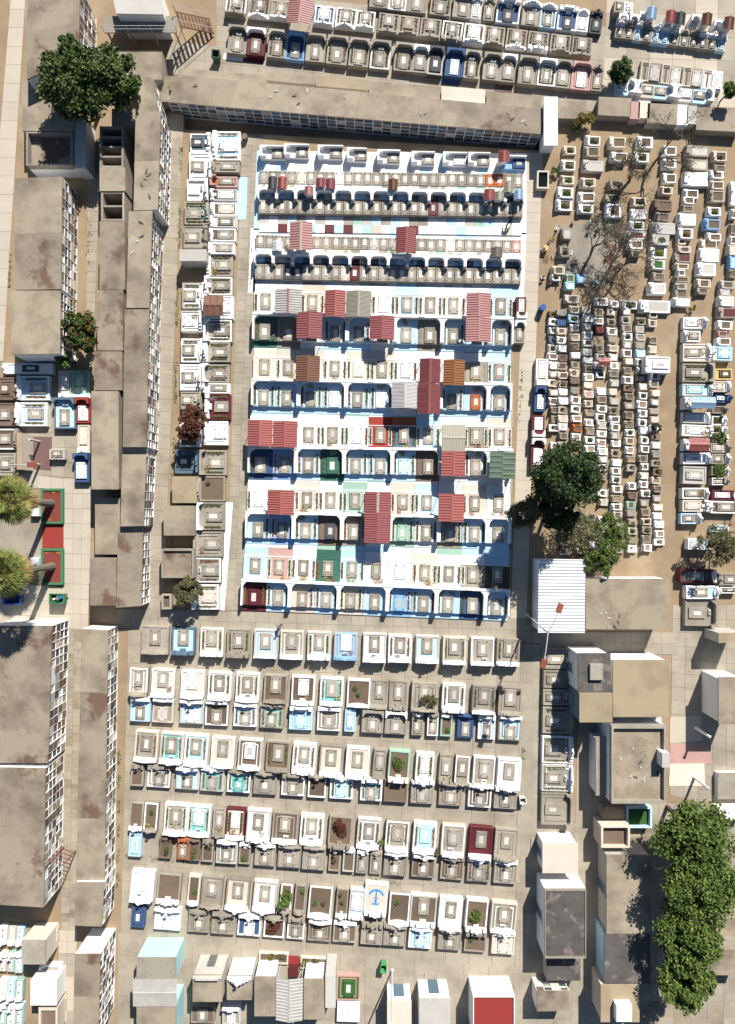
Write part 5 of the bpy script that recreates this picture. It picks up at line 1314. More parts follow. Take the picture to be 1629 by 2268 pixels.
t = thing('lamp_wall', 'tall ochre-topped wall slab with two horizontal posts by plum terrace', 'wall', (*G(47, 1000, 2.0), 0))
part('wall', t, (0, 0, 0), (0.5, 3.5, 2.2), M('k'), 0.02)
part('coping', t, (0, 0, 2.2), (0.56, 3.56, 0.08), M('Y'), 0.02)
for s in (-1, 1):
    obj('post', MB().tube((0.9, s * 1.15, 0), (0.9, s * 1.15, 2.2), 0.12, 0.12, 8).mesh('post', M('l')), t)
GR = painted('green painted kerb', (0.05, 0.19, 0.095), dirt=0.2, var=0.04)
for i, (y0, y1, lb) in enumerate([(1082, 1160, 'green-kerbed red gravel bed round the first palm trunk'), (1215, 1295, 'green-kerbed red gravel bed round the second palm trunk')]):
    a, b = G(92, y0, 0.3), G(141, y1, 0.3)
    t = thing('palm_bed', lb, 'palm bed', ((a[0] + b[0]) / 2, (a[1] + b[1]) / 2, 0), 0, 'gravel beds of the palms')
    w_, l_ = b[0] - a[0], a[1] - b[1]
    obj('kerb', ring_mesh(w_, l_, 0.22, 0.4, GR), t)
    part('gravel', t, (0, 0, 0), (w_ - 0.4, l_ - 0.4, 0.3), M('i'), 0)
    part('white_block', t, (-w_ / 2 - 0.5, 0.5 if i else -0.6, 0), (0.8, 0.8, 0.7), M('w'), 0.03)
    for k in range(5):
        obj('plant', tuft(RND.choice(['forange', 'fyellow', 'mid']), k % 4, dens=24, r=0.12, h=0.15, leaf=0.04), t, (U(-0.6, 0.8), (l_ / 2 - 0.4) * RND.choice((-1, 1)), 0.29))
sheet('path', [(95, 1161), (141, 1161), (141, 1213), (95, 1213)], 0.05, M('r'))
sheet('path', [(0, 1150), (92, 1152), (92, 1236), (0, 1240)], 0.03, M('V'))

# ------------------------------------------------------------------ TREES
def ellips(rng, n):
    v = rng.normal(size=(n, 3)); v /= np.linalg.norm(v, axis=1)[:, None]
    return v
def tree(px, py, rpx, h, leaf, label, n=9000, size=0.15, lobes=26, squash=0.62, seed=1, name='tree', sx=1.0, sy=1.0, trunk=0.22, group=None, dens=1.0, core=True):
    """tapered trunk and limbs under a crown of leaf clumps; rpx = crown radius in plan pixels, h = height of the crown's middle"""
    rng = np.random.default_rng(seed)
    R = rpx * S * (H - h) / H
    x, y = G(px, py, h)
    t = thing(name, label, 'tree' if R > 1.2 else 'shrub', (x, y, 0), 0, group)
    base_z = max(0.25, h - R * squash * 0.9)
    lobes = int(lobes * 2.4)
    d = ellips(rng, lobes) * (rng.uniform(0.1, 1, lobes) ** 0.45)[:, None] * 0.86
    c = d * np.array([R * sx, R * sy, R * squash])
    rad = R * rng.uniform(0.13, 0.27, lobes)
    br = MB()
    br.tube((0, 0, 0), (0.05, 0.03, base_z), trunk, trunk * 0.75, 8)
    for k in range(min(lobes, 14)):
        e = c[k] * 0.8
        mid = (e[0] * 0.4, e[1] * 0.4, lerp(base_z, h + e[2], 0.55))
        br.tube((0.05, 0.03, base_z - 0.05), mid, trunk * 0.4, trunk * 0.25, 5)
        br.tube(mid, (e[0], e[1], h + e[2]), trunk * 0.25, trunk * 0.08, 5)
    obj('trunk', br.mesh('trunk', BARK), t)
    per = int(n / lobes)
    pts = []
    for k in range(lobes):
        v = ellips(rng, per)
        v[:, 2] = np.where(rng.uniform(size=per) < 0.65, np.abs(v[:, 2]), v[:, 2])
        q = rng.uniform(0.3, 1.15, per)[:, None]
        pts.append(c[k] + v * q * rad[k] * np.array([1, 1, 0.85]))
    pts = np.concatenate(pts)
    pts[:, 2] += h
    pts = pts[pts[:, 2] > 0.1]
    obj('crown', leaf_mesh('crown', pts, size, LEAF[leaf], seed), t)
    return t
tree(168, 185, 84, 5.5, 'dark', 'big dark green tree overhanging the niche block roofs', 17000, 0.16, 34, 0.6, 3, sy=1.08)
tree(242, 175, 68, 5.2, 'dark', 'dark green tree merging with the bigger one by the niche roofs', 12000, 0.16, 26, 0.6, 4)
tree(153, 108, 28, 6.0, 'dark', 'upright dark green treetop rising beside the big tree', 3600, 0.15, 10, 0.9, 5)
tree(180, 735, 46, 3.4, 'fleck', 'bushy green tree flecked with orange beside the broad niche block', 9000, 0.12, 24, 0.75, 6, sx=0.92, sy=1.25)
tree(145, 795, 22, 2.2, 'bright', 'yellow-green shrub under the orange-flecked tree', 2200, 0.12, 9, 0.6, 7, trunk=0.08)
tree(425, 940, 36, 2.6, 'redleaf', 'dark red leafed tree among the tombs by niche blocks', 8000, 0.09, 24, 0.7, 8, sy=1.25, trunk=0.12)
tree(418, 1312, 35, 2.4, 'olive', 'small olive-green tree at the end of the inner file', 7000, 0.09, 22, 0.7, 9, sy=1.1, trunk=0.12)
tree(1253, 1054, 84, 7.6, 'deep', 'dense dark conifer standing over the small graves', 34000, 0.12, 52, 1.1, 10, sy=0.92, trunk=0.35)
tree(1238, 1135, 50, 4.6, 'deep', 'shaded lower mass of dark foliage below the conifer', 9000, 0.13, 20, 0.8, 11)
tree(1165, 1132, 47, 4.8, 'olive', 'loose olive-brown tree leaning over the terrace lane', 7000, 0.09, 18, 0.7, 12, trunk=0.12)
tree(1272, 1185, 66, 3.0, 'olive', 'thin olive tree over the last small graves', 5200, 0.09, 16, 0.6, 13, trunk=0.12)
tree(1352, 1185, 48, 3.2, 'mid', 'airy mid-green tree above the small graves', 5000, 0.09, 18, 0.6, 14, sy=1.1, trunk=0.1)
tree(1328, 1240, 44, 3.0, 'mid', 'airy green tree beside the tin hall', 5000, 0.09, 16, 0.6, 15, trunk=0.1)
tree(1590, 1212, 54, 3.0, 'olive', 'sparse thorny olive tree over the dirt lane tombs', 5000, 0.085, 18, 0.6, 16, sy=1.0, trunk=0.1)
LT = 'leafy street trees beside the mausolea'
tree(1540, 1848, 94, 6.0, 'mid', 'leafy bright green tree by the white posts', 17000, 0.14, 40, 0.55, 17, group=LT, sy=0.9)
tree(1550, 1955, 96, 6.0, 'mid', 'leafy green tree beside the long tan mausoleum', 17000, 0.14, 40, 0.55, 18, group=LT, sy=0.85)
tree(1532, 2065, 86, 5.6, 'mid', 'leafy green tree beside the grey blotched roof', 15000, 0.14, 36, 0.55, 19, group=LT, sy=0.9)
tree(1516, 2168, 70, 5.2, 'mid', 'leafy green tree beyond the white roof block', 12000, 0.14, 30, 0.55, 20, group=LT, sy=1.0)
tree(1375, 157, 29, 1.5, 'dark', 'round clipped green shrub at the passage corner', 11000, 0.07, 30, 0.95, 21, name='round_shrub', trunk=0.1)
tree(1295, 264, 28, 0.8, 'gold', 'spreading yellow-flowered shrub below the low vaults', 3000, 0.07, 16, 0.35, 22, name='shrub', sy=0.55, trunk=0.05)
tree(1276, 284, 12, 0.6, 'dark', 'small round green shrub beside the yellow-flowered one', 1200, 0.06, 8, 0.7, 23, name='shrub', trunk=0.04)
tree(1620, 196, 24, 2.2, 'mid', 'green shrub rising behind the white planter grave', 4000, 0.08, 14, 0.8, 24, name='shrub', sx=0.8, trunk=0.08)
tree(1229, 378, 12, 0.5, 'bright', 'low bright green plant at the edge of the dry-tree field', 900, 0.06, 7, 0.5, 25, name='shrub', trunk=0.03)
tree(625, 2002, 15, 1.3, 'bright', 'flowering rose bush on a concrete tomb', 1800, 0.06, 9, 0.8, 26, name='shrub', trunk=0.03)
tree(952, 1552, 22, 1.3, 'olive', 'twiggy bush with pink flowers leaning over the tombs', 1800, 0.06, 10, 0.5, 27, name='shrub', sy=0.6, trunk=0.04)
tree(753, 1827, 14, 1.0, 'redleaf', 'clipped round red bush in a soil tomb', 2600, 0.05, 14, 0.85, 28, name='shrub', trunk=0.04)
tree(968, 1890, 13, 1.0, 'olive', 'slim olive bush between two tombs', 900, 0.06, 7, 0.8, 29, name='shrub', sx=0.5, trunk=0.03)
tree(847, 1866, 9, 1.0, 'bright', 'small yellow-green bush between white tombs', 700, 0.05, 6, 0.8, 30, name='shrub', trunk=0.03)
tree(1455, 948, 14, 0.8, 'dry', 'spiky dry plant beside the dirt lane', 1000, 0.09, 8, 0.5, 31, name='shrub', trunk=0.03)
tree(1533, 683, 10, 0.5, 'gold', 'dry yellow tuft at the head of the dirt lane', 700, 0.07, 6, 0.5, 32, name='shrub', trunk=0.03)

def bare_tree(px, py, h, label, seed, spread=1.0, depth=5, leaf=None, nleaf=0, lean=(0, 0), len0=1.0):
    rng = random.Random(seed)
    x, y = G(px, py, 0)
    t = thing('bare_tree', label, 'tree', (x, y, 0), 0, 'leafless trees of the dry-tree field')
    b = MB(); tips = []
    def grow(p, d, ln, r, k):
        e = tuple(p[i] + d[i] * ln for i in range(3))
        b.tube(p, e, r, r * 0.72, 5 if k > 1 else 4, cap=False)
        tips.append(e)
        if k == 0: return
        for q in range(3 if rng.random() < 0.5 else 2):
            nd = [d[i] + rng.uniform(-0.75, 0.75) * spread for i in range(2)] + [d[2] * 0.7 + rng.uniform(-0.15, 0.35)]
            m = math.sqrt(sum(v * v for v in nd)) or 1
            grow(e, tuple(v / m for v in nd), ln * rng.uniform(0.62, 0.85), r * 0.66, k - 1)
    d0 = (lean[0], lean[1], 1.0)
    m = math.sqrt(sum(v * v for v in d0))
    grow((0, 0, 0), tuple(v / m for v in d0), h * 0.33 * len0, 0.15, depth)
    obj('branches', b.mesh('branches', painted('dead grey wood', (0.095, 0.075, 0.058), dirt=0.3, bump=0.3)), t)
    if leaf:
        r2 = np.random.default_rng(seed)
        tp = np.array(tips)[r2.integers(0, len(tips), nleaf)] + r2.normal(0, 0.16, (nleaf, 3))
        obj('dry_leaves', leaf_mesh('dry_leaves', tp, 0.06, LEAF[leaf], seed), t)
bare_tree(1428, 392, 5.5, 'leafless tree with wide dark limbs over kerbed graves', 5, 1.0, 7, 'olive', 700, (0.25, 0.45), 1.1)
bare_tree(1395, 400, 4.0, 'half-bare small tree with sparse leaves beside the leafless one', 9, 0.9, 7, 'olive', 1500, (-0.2, 0.3))
bare_tree(1325, 640, 4.5, 'dead grey shrub-like tree with red blossoms over the graves', 12, 1.25, 7, 'dry', 1500, (0.05, 0.4), 1.4)
bare_tree(1362, 610, 3.6, 'second dead twiggy tree beside the red-blossomed one', 21, 1.3, 7, 'dry', 1200, (0.1, 0.2), 1.5)
bare_tree(1295, 590, 3.2, 'third dead twiggy tree among heaped grave goods', 33, 1.3, 7, 'olive', 1200, (0.0, 0.2), 1.5)
bare_tree(1580, 1195, 3.4, 'thorny twigs inside the sparse olive tree', 41, 1.2, 6, None, 0, (0.2, 0.1))
for i, (x, y) in enumerate([(1357, 551), (1347, 575)]):
    xx, yy = G(x, y, 1.8)
    obj('red_blossom', tuft('fred', i, dens=160, r=0.42, h=0.5), scene.objects['bare_tree.002'], (xx - scene.objects['bare_tree.002'].location[0], yy - scene.objects['bare_tree.002'].location[1], 1.7))

def palm(bx, by, cx, cy, h, label, seed):
    rng = random.Random(seed)
    x, y = G(bx, by); tx, ty = G(cx, cy, h)
    t = thing('palm_tree', label, 'palm tree', (x, y, 0), 0, 'fan palms of the gravel beds')
    tr = MB(); n = 26
    for k in range(n):
        u0, u1 = k / n, (k + 1) / n
        r0 = lerp(0.42, 0.24, min(1, u0 * 2.2)); r1 = lerp(0.42, 0.24, min(1, u1 * 2.2))
        tr.tube(((tx - x) * u0, (ty - y) * u0, h * u0), ((tx - x) * u1, (ty - y) * u1, h * u1 + 0.02), r0 * 1.08, r1 * 0.96, 10)
    obj('trunk', tr.mesh('trunk', painted('palm bark', (0.17, 0.145, 0.115), dirt=0.5, dirt_col=(0.07, 0.055, 0.045), bump=0.8, big=2.0)), t)
    for kind, nf, el0, el1, nm, R in (('palm', 60, -0.1, 1.3, 'fronds', 1.4), ('deadpalm', 34, -0.9, 0.15, 'dead_fronds', 1.3)):
        b = MB()
        for k in range(nf):
            a = rng.uniform(0, 2 * PI); el = rng.uniform(el0, el1)
            d = np.array([math.cos(a) * math.cos(el), math.sin(a) * math.cos(el), math.sin(el)])
            side = np.array([-math.sin(a), math.cos(a), 0.0])
            upv = np.cross(d, side)
            p0 = np.array([tx - x, ty - y, h])
            p1 = p0 + d * 0.75 * R
            b.tube(p0, p1, 0.03, 0.02, 4, cap=False)
            for j in range(13):
                f = (j - 6) / 6 * 1.15
                e = d * math.cos(f) + side * math.sin(f)
                L = R * (1.05 - 0.25 * abs(j - 6) / 6) * rng.uniform(0.9, 1.1)
                m = p1 + e * L * 0.55
                tip = p1 + e * L + np.array([0, 0, -0.28 * L])
                ws = np.cross(e, upv); ws = ws / (np.linalg.norm(ws) + 1e-6) * 0.055
                up2 = upv * rng.uniform(-0.02, 0.02)
                b.add([tuple(p1), tuple(m + ws + up2), tuple(tip), tuple(m - ws - up2)], [(0, 1, 2, 3)])
        obj(nm, b.mesh(nm, LEAF[kind]), t)
palm(117, 1115, 24, 1108, 8.1, 'fan palm leaning out of the first gravel bed', 2)
palm(119, 1254, 14, 1270, 9.0, 'fan palm with orange dead fronds in the second gravel bed', 3)

# ------------------------------------------------------------------ SMALL THINGS
def bin_(px, py, w, l, h, mat, label, rz=0.0, fill=None):
    x, y = G(px, py, h)
    t = thing('waste_bin', label, 'bin', (x, y, 0.05), rz)
    b = MB()
    wb_, lb_ = w * 0.82, l * 0.82
    o0 = [(-wb_ / 2, -lb_ / 2), (wb_ / 2, -lb_ / 2), (wb_ / 2, lb_ / 2), (-wb_ / 2, lb_ / 2)]
    o1 = [(-w / 2, -l / 2), (w / 2, -l / 2), (w / 2, l / 2), (-w / 2, l / 2)]
    i1 = [(p[0] * 0.86, p[1] * 0.86) for p in o1]
    vs = [(*p, 0.08) for p in o0] + [(*p, h) for p in o1] + [(*p, h) for p in i1] + [(p[0] * 0.8, p[1] * 0.8, 0.12) for p in o0]
    fs = [(3, 2, 1, 0), (12, 13, 14, 15)]
    for k in range(4):
        j = (k + 1) % 4
        fs += [(k, j, j + 4, k + 4), (k + 4, j + 4, j + 8, k + 8), (k + 8, j + 8, j + 12, k + 12)]
    b.add(vs, fs)
    obj('body', b.mesh('body', mat), t)
    obj('rim', ring_mesh(w + 0.06, l + 0.06, 0.05, 0.05, mat), t, (0, 0, h - 0.06))
    for sx in (-1, 1):
        for sy in (-1, 1):
            obj('wheel', cached('wheel', lambda: MB().tube((-0.025, 0, 0.07), (0.025, 0, 0.07), 0.07, 0.07, 10).mesh('wheel', BLACK)), t, (sx * w * 0.34, sy * l * 0.34, -0.0))
    return t
GRB = painted('green bin plastic', (0.05, 0.19, 0.075), dirt=0.2, bump=0, rough=0.45)
BLB = painted('blue bin plastic', (0.03, 0.09, 0.3), dirt=0.2, bump=0, rough=0.45)
bin_(126, 1326, 1.45, 0.95, 1.15, GRB, 'green waste container with a person bending over it', -0.02)
bin_(478, 119, 0.75, 0.75, 1.1, painted('dark green plastic', (0.03, 0.1, 0.06), dirt=0.2, bump=0), 'dark green bin at the foot of the iron stairs', -0.1)
bin_(850, 2146, 0.55, 0.8, 1.05, painted('bright green plastic', (0.06, 0.3, 0.1), dirt=0.1, bump=0), 'bright green bin beside the lamp pole', -0.1)
bin_(1159, 1774, 0.6, 0.6, 0.95, painted('white plastic', (0.62, 0.62, 0.6), dirt=0.1, bump=0), 'small white bin with a blue bag on the lane', 0.1)
bin_(27, 1328, 1.7, 0.9, 1.15, BLB, 'blue waste container under the second palm', 0.0)
def barrel(px, py, h, mat, label, r=0.3):
    x, y = G(px, py, h / 2)
    t = thing('barrel', label, 'barrel', (x, y, 0.0))
    obj('body', MB().lathe([(r * 0.95, 0), (r, 0.05), (r, h * 0.33), (r * 1.05, h * 0.35), (r, h * 0.38), (r, h * 0.66), (r * 1.05, h * 0.68), (r, h * 0.71), (r, h), (r * 0.9, h), (r * 0.88, h * 0.6)], 16).mesh('body', mat), t)
    obj('rim', MB().lathe([(r * 1.03, h - 0.03), (r * 1.04, h), (r * 1.03, h + 0.02)], 16).mesh('rim', mat), t)
barrel(1201, 683, 0.9, BLB, 'blue water barrel on the dirt beside the terrace lane')
barrel(1208, 551, 0.55, M('y'), 'yellowish tub beside the terrace lane', 0.27)
barrel(543, 305, 0.6, M('n'), 'brown pot in the shade of the long niche wall', 0.28)
x, y = G(1203, 398, 0.6)
t = thing('water_trough', 'concrete water trough full of dark water by the terrace lane', 'trough', (x, y, 0), -0.03)
obj('wall', ring_mesh(1.15, 1.75, 0.13, 0.65, M('k')), t)
part('water', t, (0, 0, 0), (0.88, 1.48, 0.42), painted('dark water', (0.008, 0.012, 0.012), dirt=0, bump=0, rough=0.08, var=0), 0)
for i, (x, y) in enumerate(((1542, 1612), (1538, 1721))):
    xx, yy = G(x, y)
    t = thing('white_post', f'white round concrete post, {"by the pink paving" if i == 0 else "by the white kerbed tomb"}', 'post', (xx, yy, 0.03), 0, 'white posts at the pink paving')
    obj('shaft', MB().lathe([(0.2, 0), (0.2, 0.12), (0.14, 0.16), (0.12, 2.7)], 14).mesh('shaft', M('w')), t)
    obj('cap', MB().lathe([(0.16, 2.7), (0.17, 2.78), (0.1, 2.84)], 14).mesh('cap', M('l')), t)
def lamp_pole(base, top, h, arms, label):
    x, y = G(*base)
    t = thing('lamp_pole', label, 'lamp post', (x, y, 0.04), 0, 'tall lamp poles')
    tx, ty = G(*top, h); tx -= x; ty -= y
    obj('pole', MB().tube((0, 0, 0), (tx, ty, h), 0.09, 0.06, 10).mesh('pole', STEEL), t)
    obj('foot', MB().lathe([(0.2, 0), (0.2, 0.1), (0.12, 0.16)], 10).mesh('foot', STEEL), t)
    for ax_, ay_ in arms:
        ex, ey = G(ax_, ay_, h + 0.7); ex -= x; ey -= y
        b = MB(); prev = (tx, ty, h)
        for k in range(1, 9):
            u = k / 8
            p = (lerp(tx, ex, u) , lerp(ty, ey, u), h + 0.7 * math.sin(u * PI / 2))
            b.tube(prev, p, 0.04, 0.035, 6); prev = p
        am = obj('arm', b.mesh('arm', STEEL), t)
        rz = math.atan2(ey - ty, ex - tx)
        part('lamp_head', am, (ex, ey, h + 0.64), (0.85, 0.5, 0.12), painted('oxide red housing', (0.25, 0.07, 0.045), dirt=0.15, bump=0), 0.03, rz)
lamp_pole((1168, 1361), (1214, 1402), 8.6, [(1240, 1347), (1204, 1470)], 'tall lamp pole with two red heads above the tin hall corner')
lamp_pole((869, 2148), (868, 2262), 7.3, [(900, 2290)], 'tall lamp pole rising beside the bright green bin')
lamp_pole((50, 1030), (22, 1030), 2.9, [(71, 1029)], 'short lamp pole behind the ochre-topped wall')

# ------------------------------------------------------------------ PEOPLE
def person(loc, rz, joints, edges, label, mats, sub=2, z=0.03):
    """one skinned body; joints: name -> (x, y, z, radius); edges: (a, b, material index)"""
    names = list(joints)
    me = bpy.data.meshes.new('person')
    me.from_pydata([joints[n][:3] for n in names], [(names.index(a), names.index(b)) for a, b, _ in edges], [])
    tmp = bpy.data.objects.new('tmp_person', me); COL.objects.link(tmp)
    sk = tmp.modifiers.new('skin', 'SKIN'); sk.use_smooth_shade = True
    for i, n in enumerate(names):
        r = joints[n][3]
        me.skin_vertices[0].data[i].radius = (r, r) if len(joints[n]) < 5 else (joints[n][4], r)
    me.skin_vertices[0].data[names.index('pelvis')].use_root = True
    ss = tmp.modifiers.new('sub', 'SUBSURF'); ss.levels = sub; ss.render_levels = sub
    dg = bpy.context.evaluated_depsgraph_get()
    nm = bpy.data.meshes.new_from_object(tmp.evaluated_get(dg))
    bpy.data.objects.remove(tmp)
    for m in mats: nm.materials.append(m)
    segs = [(np.array(joints[a][:3]), np.array(joints[b][:3]), k) for a, b, k in edges]
    for p in nm.polygons:
        c = np.array(p.center); best, bi = 9, 0
        for a, b, k in segs:
            ab = b - a; u = min(1, max(0, float(np.dot(c - a, ab) / np.dot(ab, ab))))
            dd = np.linalg.norm(c - a - ab * u)
            if dd < best: best, bi = dd, k
        p.material_index = bi
    o = obj('person', nm, None, (*loc, z), rz)
    tag(o, label, 'person')
    return o
SKIN = painted('skin', (0.36, 0.2, 0.13), dirt=0, bump=0, var=0.02, rough=0.55)
HAIR = painted('dark hair', (0.018, 0.014, 0.012), dirt=0, bump=0.3, var=0, rough=0.6)
DARKC = painted('dark blue cloth', (0.02, 0.03, 0.06), dirt=0, bump=0.2, var=0, rough=0.9)
PURP = painted('purple patterned cloth', (0.13, 0.11, 0.2), dirt=0.6, dirt_col=(0.35, 0.32, 0.4), bump=0.2, var=0, rough=0.9, big=14)
BLUEC = painted('blue cloth', (0.04, 0.13, 0.24), dirt=0, bump=0.2, var=0, rough=0.9)
def hand_edges(J, E, side, wrist, dirv, skin):
    """palm, four fingers and a thumb hung from a wrist"""
    wx, wy, wz = wrist; dx, dy, dz = dirv
    nmz = f'palm{side}'
    J[nmz] = (wx + dx * 0.08, wy + dy * 0.08, wz + dz * 0.08, 0.03)
    E.append((f'wrist{side}', nmz, skin))
    px_, py_ = -dy, dx
    ln = math.hypot(px_, py_) or 1
    if math.hypot(dx, dy) < 0.2: px_, py_, ln = 0, 1, 1
    for k in range(4):
        o = (k - 1.5) * 0.021
        L = (0.07, 0.085, 0.08, 0.062)[k]
        a, b = f'f{side}{k}a', f'f{side}{k}b'
        J[a] = (wx + dx * 0.12 + px_ / ln * o, wy + dy * 0.12 + py_ / ln * o, wz + dz * 0.12, 0.010)
        J[b] = (J[a][0] + dx * L * 0.8, J[a][1] + dy * L * 0.8, J[a][2] + dz * L * 0.8 - 0.02, 0.008)
        E += [(nmz, a, skin), (a, b, skin)]
    J[f't{side}'] = (wx + dx * 0.09 + px_ / ln * 0.06, wy + dy * 0.09 + py_ / ln * 0.06, wz + dz * 0.09, 0.010)
    E.append((nmz, f't{side}', skin))
def head_parts(o, c, r, face, hairmat, cap=None):
    """hair or cap, eyes, nose and ears as children; face = unit facing direction"""
    fx, fy, fz = face
    b = MB().lathe([(0.001, -r * 0.2), (r * 0.9, -r * 0.15), (r * 1.08, r * 0.3), (r * 1.0, r * 0.75), (r * 0.6, r * 1.12), (0.02, r * 1.22)], 14)
    obj('cap' if cap else 'hair', b.mesh('hair', cap or hairmat, True), o, (c[0] - fx * r * 0.22, c[1] - fy * r * 0.22, c[2] - fz * r * 0.1))
    if cap:
        part('cap_brim', o, (c[0] + fx * r * 0.95, c[1] + fy * r * 0.95, c[2] + 0.03), (0.15, 0.13, 0.015), cap, 0.004)
    sx, sy = -fy, fx
    for s in (-1, 1):
        obj('eye', cached('eye', lambda: MB().lathe([(0.001, -0.012), (0.012, 0), (0.001, 0.012)], 6).mesh('eye', BLACK)), o, (c[0] + fx * r * 0.93 + s * sx * 0.035, c[1] + fy * r * 0.93 + s * sy * 0.035, c[2] + 0.01))
        obj('ear', cached('ear', lambda: MB().lathe([(0.001, -0.03), (0.018, 0), (0.001, 0.03)], 6).mesh('ear', SKIN)), o, (c[0] + s * sx * r * 0.98, c[1] + s * sy * r * 0.98, c[2]))
    obj('nose', cached('nose', lambda: MB().lathe([(0.018, -0.02), (0.012, 0.02), (0.004, 0.03)], 6).mesh('nose', SKIN)), o, (c[0] + fx * r * 1.02, c[1] + fy * r * 1.02, c[2] - 0.02))
    part('mouth', o, (c[0] + fx * r * 0.9, c[1] + fy * r * 0.9, c[2] - 0.065), (0.02 + 0.03 * abs(fy), 0.02 + 0.03 * abs(fx), 0.01), M('m'), 0)
# walker in a patterned top, facing along the path (+x)
def walker():
    J = {'pelvis': (0, 0, 0.92, 0.15), 'waist': (0.01, 0, 1.08, 0.14), 'chest': (0.02, 0, 1.28, 0.15, 0.19), 'neck': (0.03, 0, 1.46, 0.055), 'headlow': (0.05, 0, 1.53, 0.08), 'head': (0.05, 0, 1.63, 0.095)}
    E = [('pelvis', 'waist', 0), ('waist', 'chest', 0), ('chest', 'neck', 2), ('neck', 'headlow', 2), ('headlow', 'head', 2)]
    for s, n in ((1, 'L'), (-1, 'R')):
        st = 0.16 * s
        J.update({f'hip{n}': (0, s * 0.09, 0.86, 0.105), f'knee{n}': (st * 0.8 + 0.04, s * 0.1, 0.47, 0.065), f'ankle{n}': (st, s * 0.1, 0.08, 0.042), f'toe{n}': (st + 0.15, s * 0.11, 0.035, 0.035),
                  f'sh{n}': (0.02, s * 0.19, 1.38, 0.07), f'elbow{n}': (-st * 0.6, s * 0.25, 1.12, 0.047), f'wrist{n}': (-st * 0.3 + 0.08, s * 0.25, 0.9, 0.032)})
        E += [('pelvis', f'hip{n}', 1), (f'hip{n}', f'knee{n}', 1), (f'knee{n}', f'ankle{n}', 1), (f'ankle{n}', f'toe{n}', 3), ('chest', f'sh{n}', 0), (f'sh{n}', f'elbow{n}', 0), (f'elbow{n}', f'wrist{n}', 2)]
        hand_edges(J, E, n, J[f'wrist{n}'][:3], (0.2, 0, -0.98), 2)
    o = person(G(620.5, 1386, 0.0), 0.25, J, E, 'person in a purple patterned top walking on the cross path', [PURP, DARKC, SKIN, BLACK], z=0.045)
    head_parts(o, (0.05, 0, 1.64), 0.1, (1, 0, 0), HAIR)
walker()
# two people bending forward; local +x is the way they face
def bender(loc, rz, top, legs, label, cap, reach=0.0, z=0.04, lean=0.75, low=0.0):
    px_, pz = 0.0, 0.9
    cx_, cz = 0.5 * math.sin(lean), 0.9 + 0.5 * math.cos(lean)
    J = {'pelvis': (0, 0, 0.9, 0.15), 'waist': (cx_ * 0.45, 0, 0.9 + (cz - 0.9) * 0.5, 0.14), 'chest': (cx_, 0, cz, 0.15, 0.18), 'neck': (cx_ + 0.17, 0, cz + 0.08, 0.055), 'headlow': (cx_ + 0.24, 0, cz + 0.1, 0.08), 'head': (cx_ + 0.32, 0, cz + 0.13, 0.095)}
    E = [('pelvis', 'waist', 0), ('waist', 'chest', 0), ('chest', 'neck', 2), ('neck', 'headlow', 2), ('headlow', 'head', 2)]
    for s, n in ((1, 'L'), (-1, 'R')):
        J.update({f'hip{n}': (-0.03, s * 0.11, 0.84, 0.105), f'knee{n}': (0.0, s * 0.17, 0.46, 0.066), f'ankle{n}': (-0.1, s * 0.2, 0.08, 0.043), f'toe{n}': (0.05, s * 0.23, 0.035, 0.036),
                  f'sh{n}': (cx_ - 0.02, s * 0.19, cz + 0.02, 0.07), f'elbow{n}': (cx_ + 0.1, s * 0.26, cz - 0.26 - low, 0.047), f'wrist{n}': (cx_ + 0.28 + reach, s * 0.16, cz - 0.36 - low, 0.032)})
        E += [('pelvis', f'hip{n}', 1), (f'hip{n}', f'knee{n}', 1), (f'knee{n}', f'ankle{n}', 1), (f'ankle{n}', f'toe{n}', 3), ('chest', f'sh{n}', 0), (f'sh{n}', f'elbow{n}', 0), (f'elbow{n}', f'wrist{n}', 2)]
        hand_edges(J, E, n, J[f'wrist{n}'][:3], (0.75, 0, -0.6), 2)
    o = person(loc, rz, J, E, label, [top, legs, SKIN, BLACK], z=z)
    head_parts(o, J['head'][:3], 0.1, (0.8, 0, -0.6), HAIR, cap)
bender(G(146, 1320, 0.3), PI + 0.25, BLUEC, DARKC, 'person in blue top and white cap bending over the green container', M('w'), 0.05)
bender(G(1128, 497, 0.3), PI / 2 + 0.1, DARKC, DARKC, 'person in dark clothes leaning over a narrow grave slab', None, 0.1)

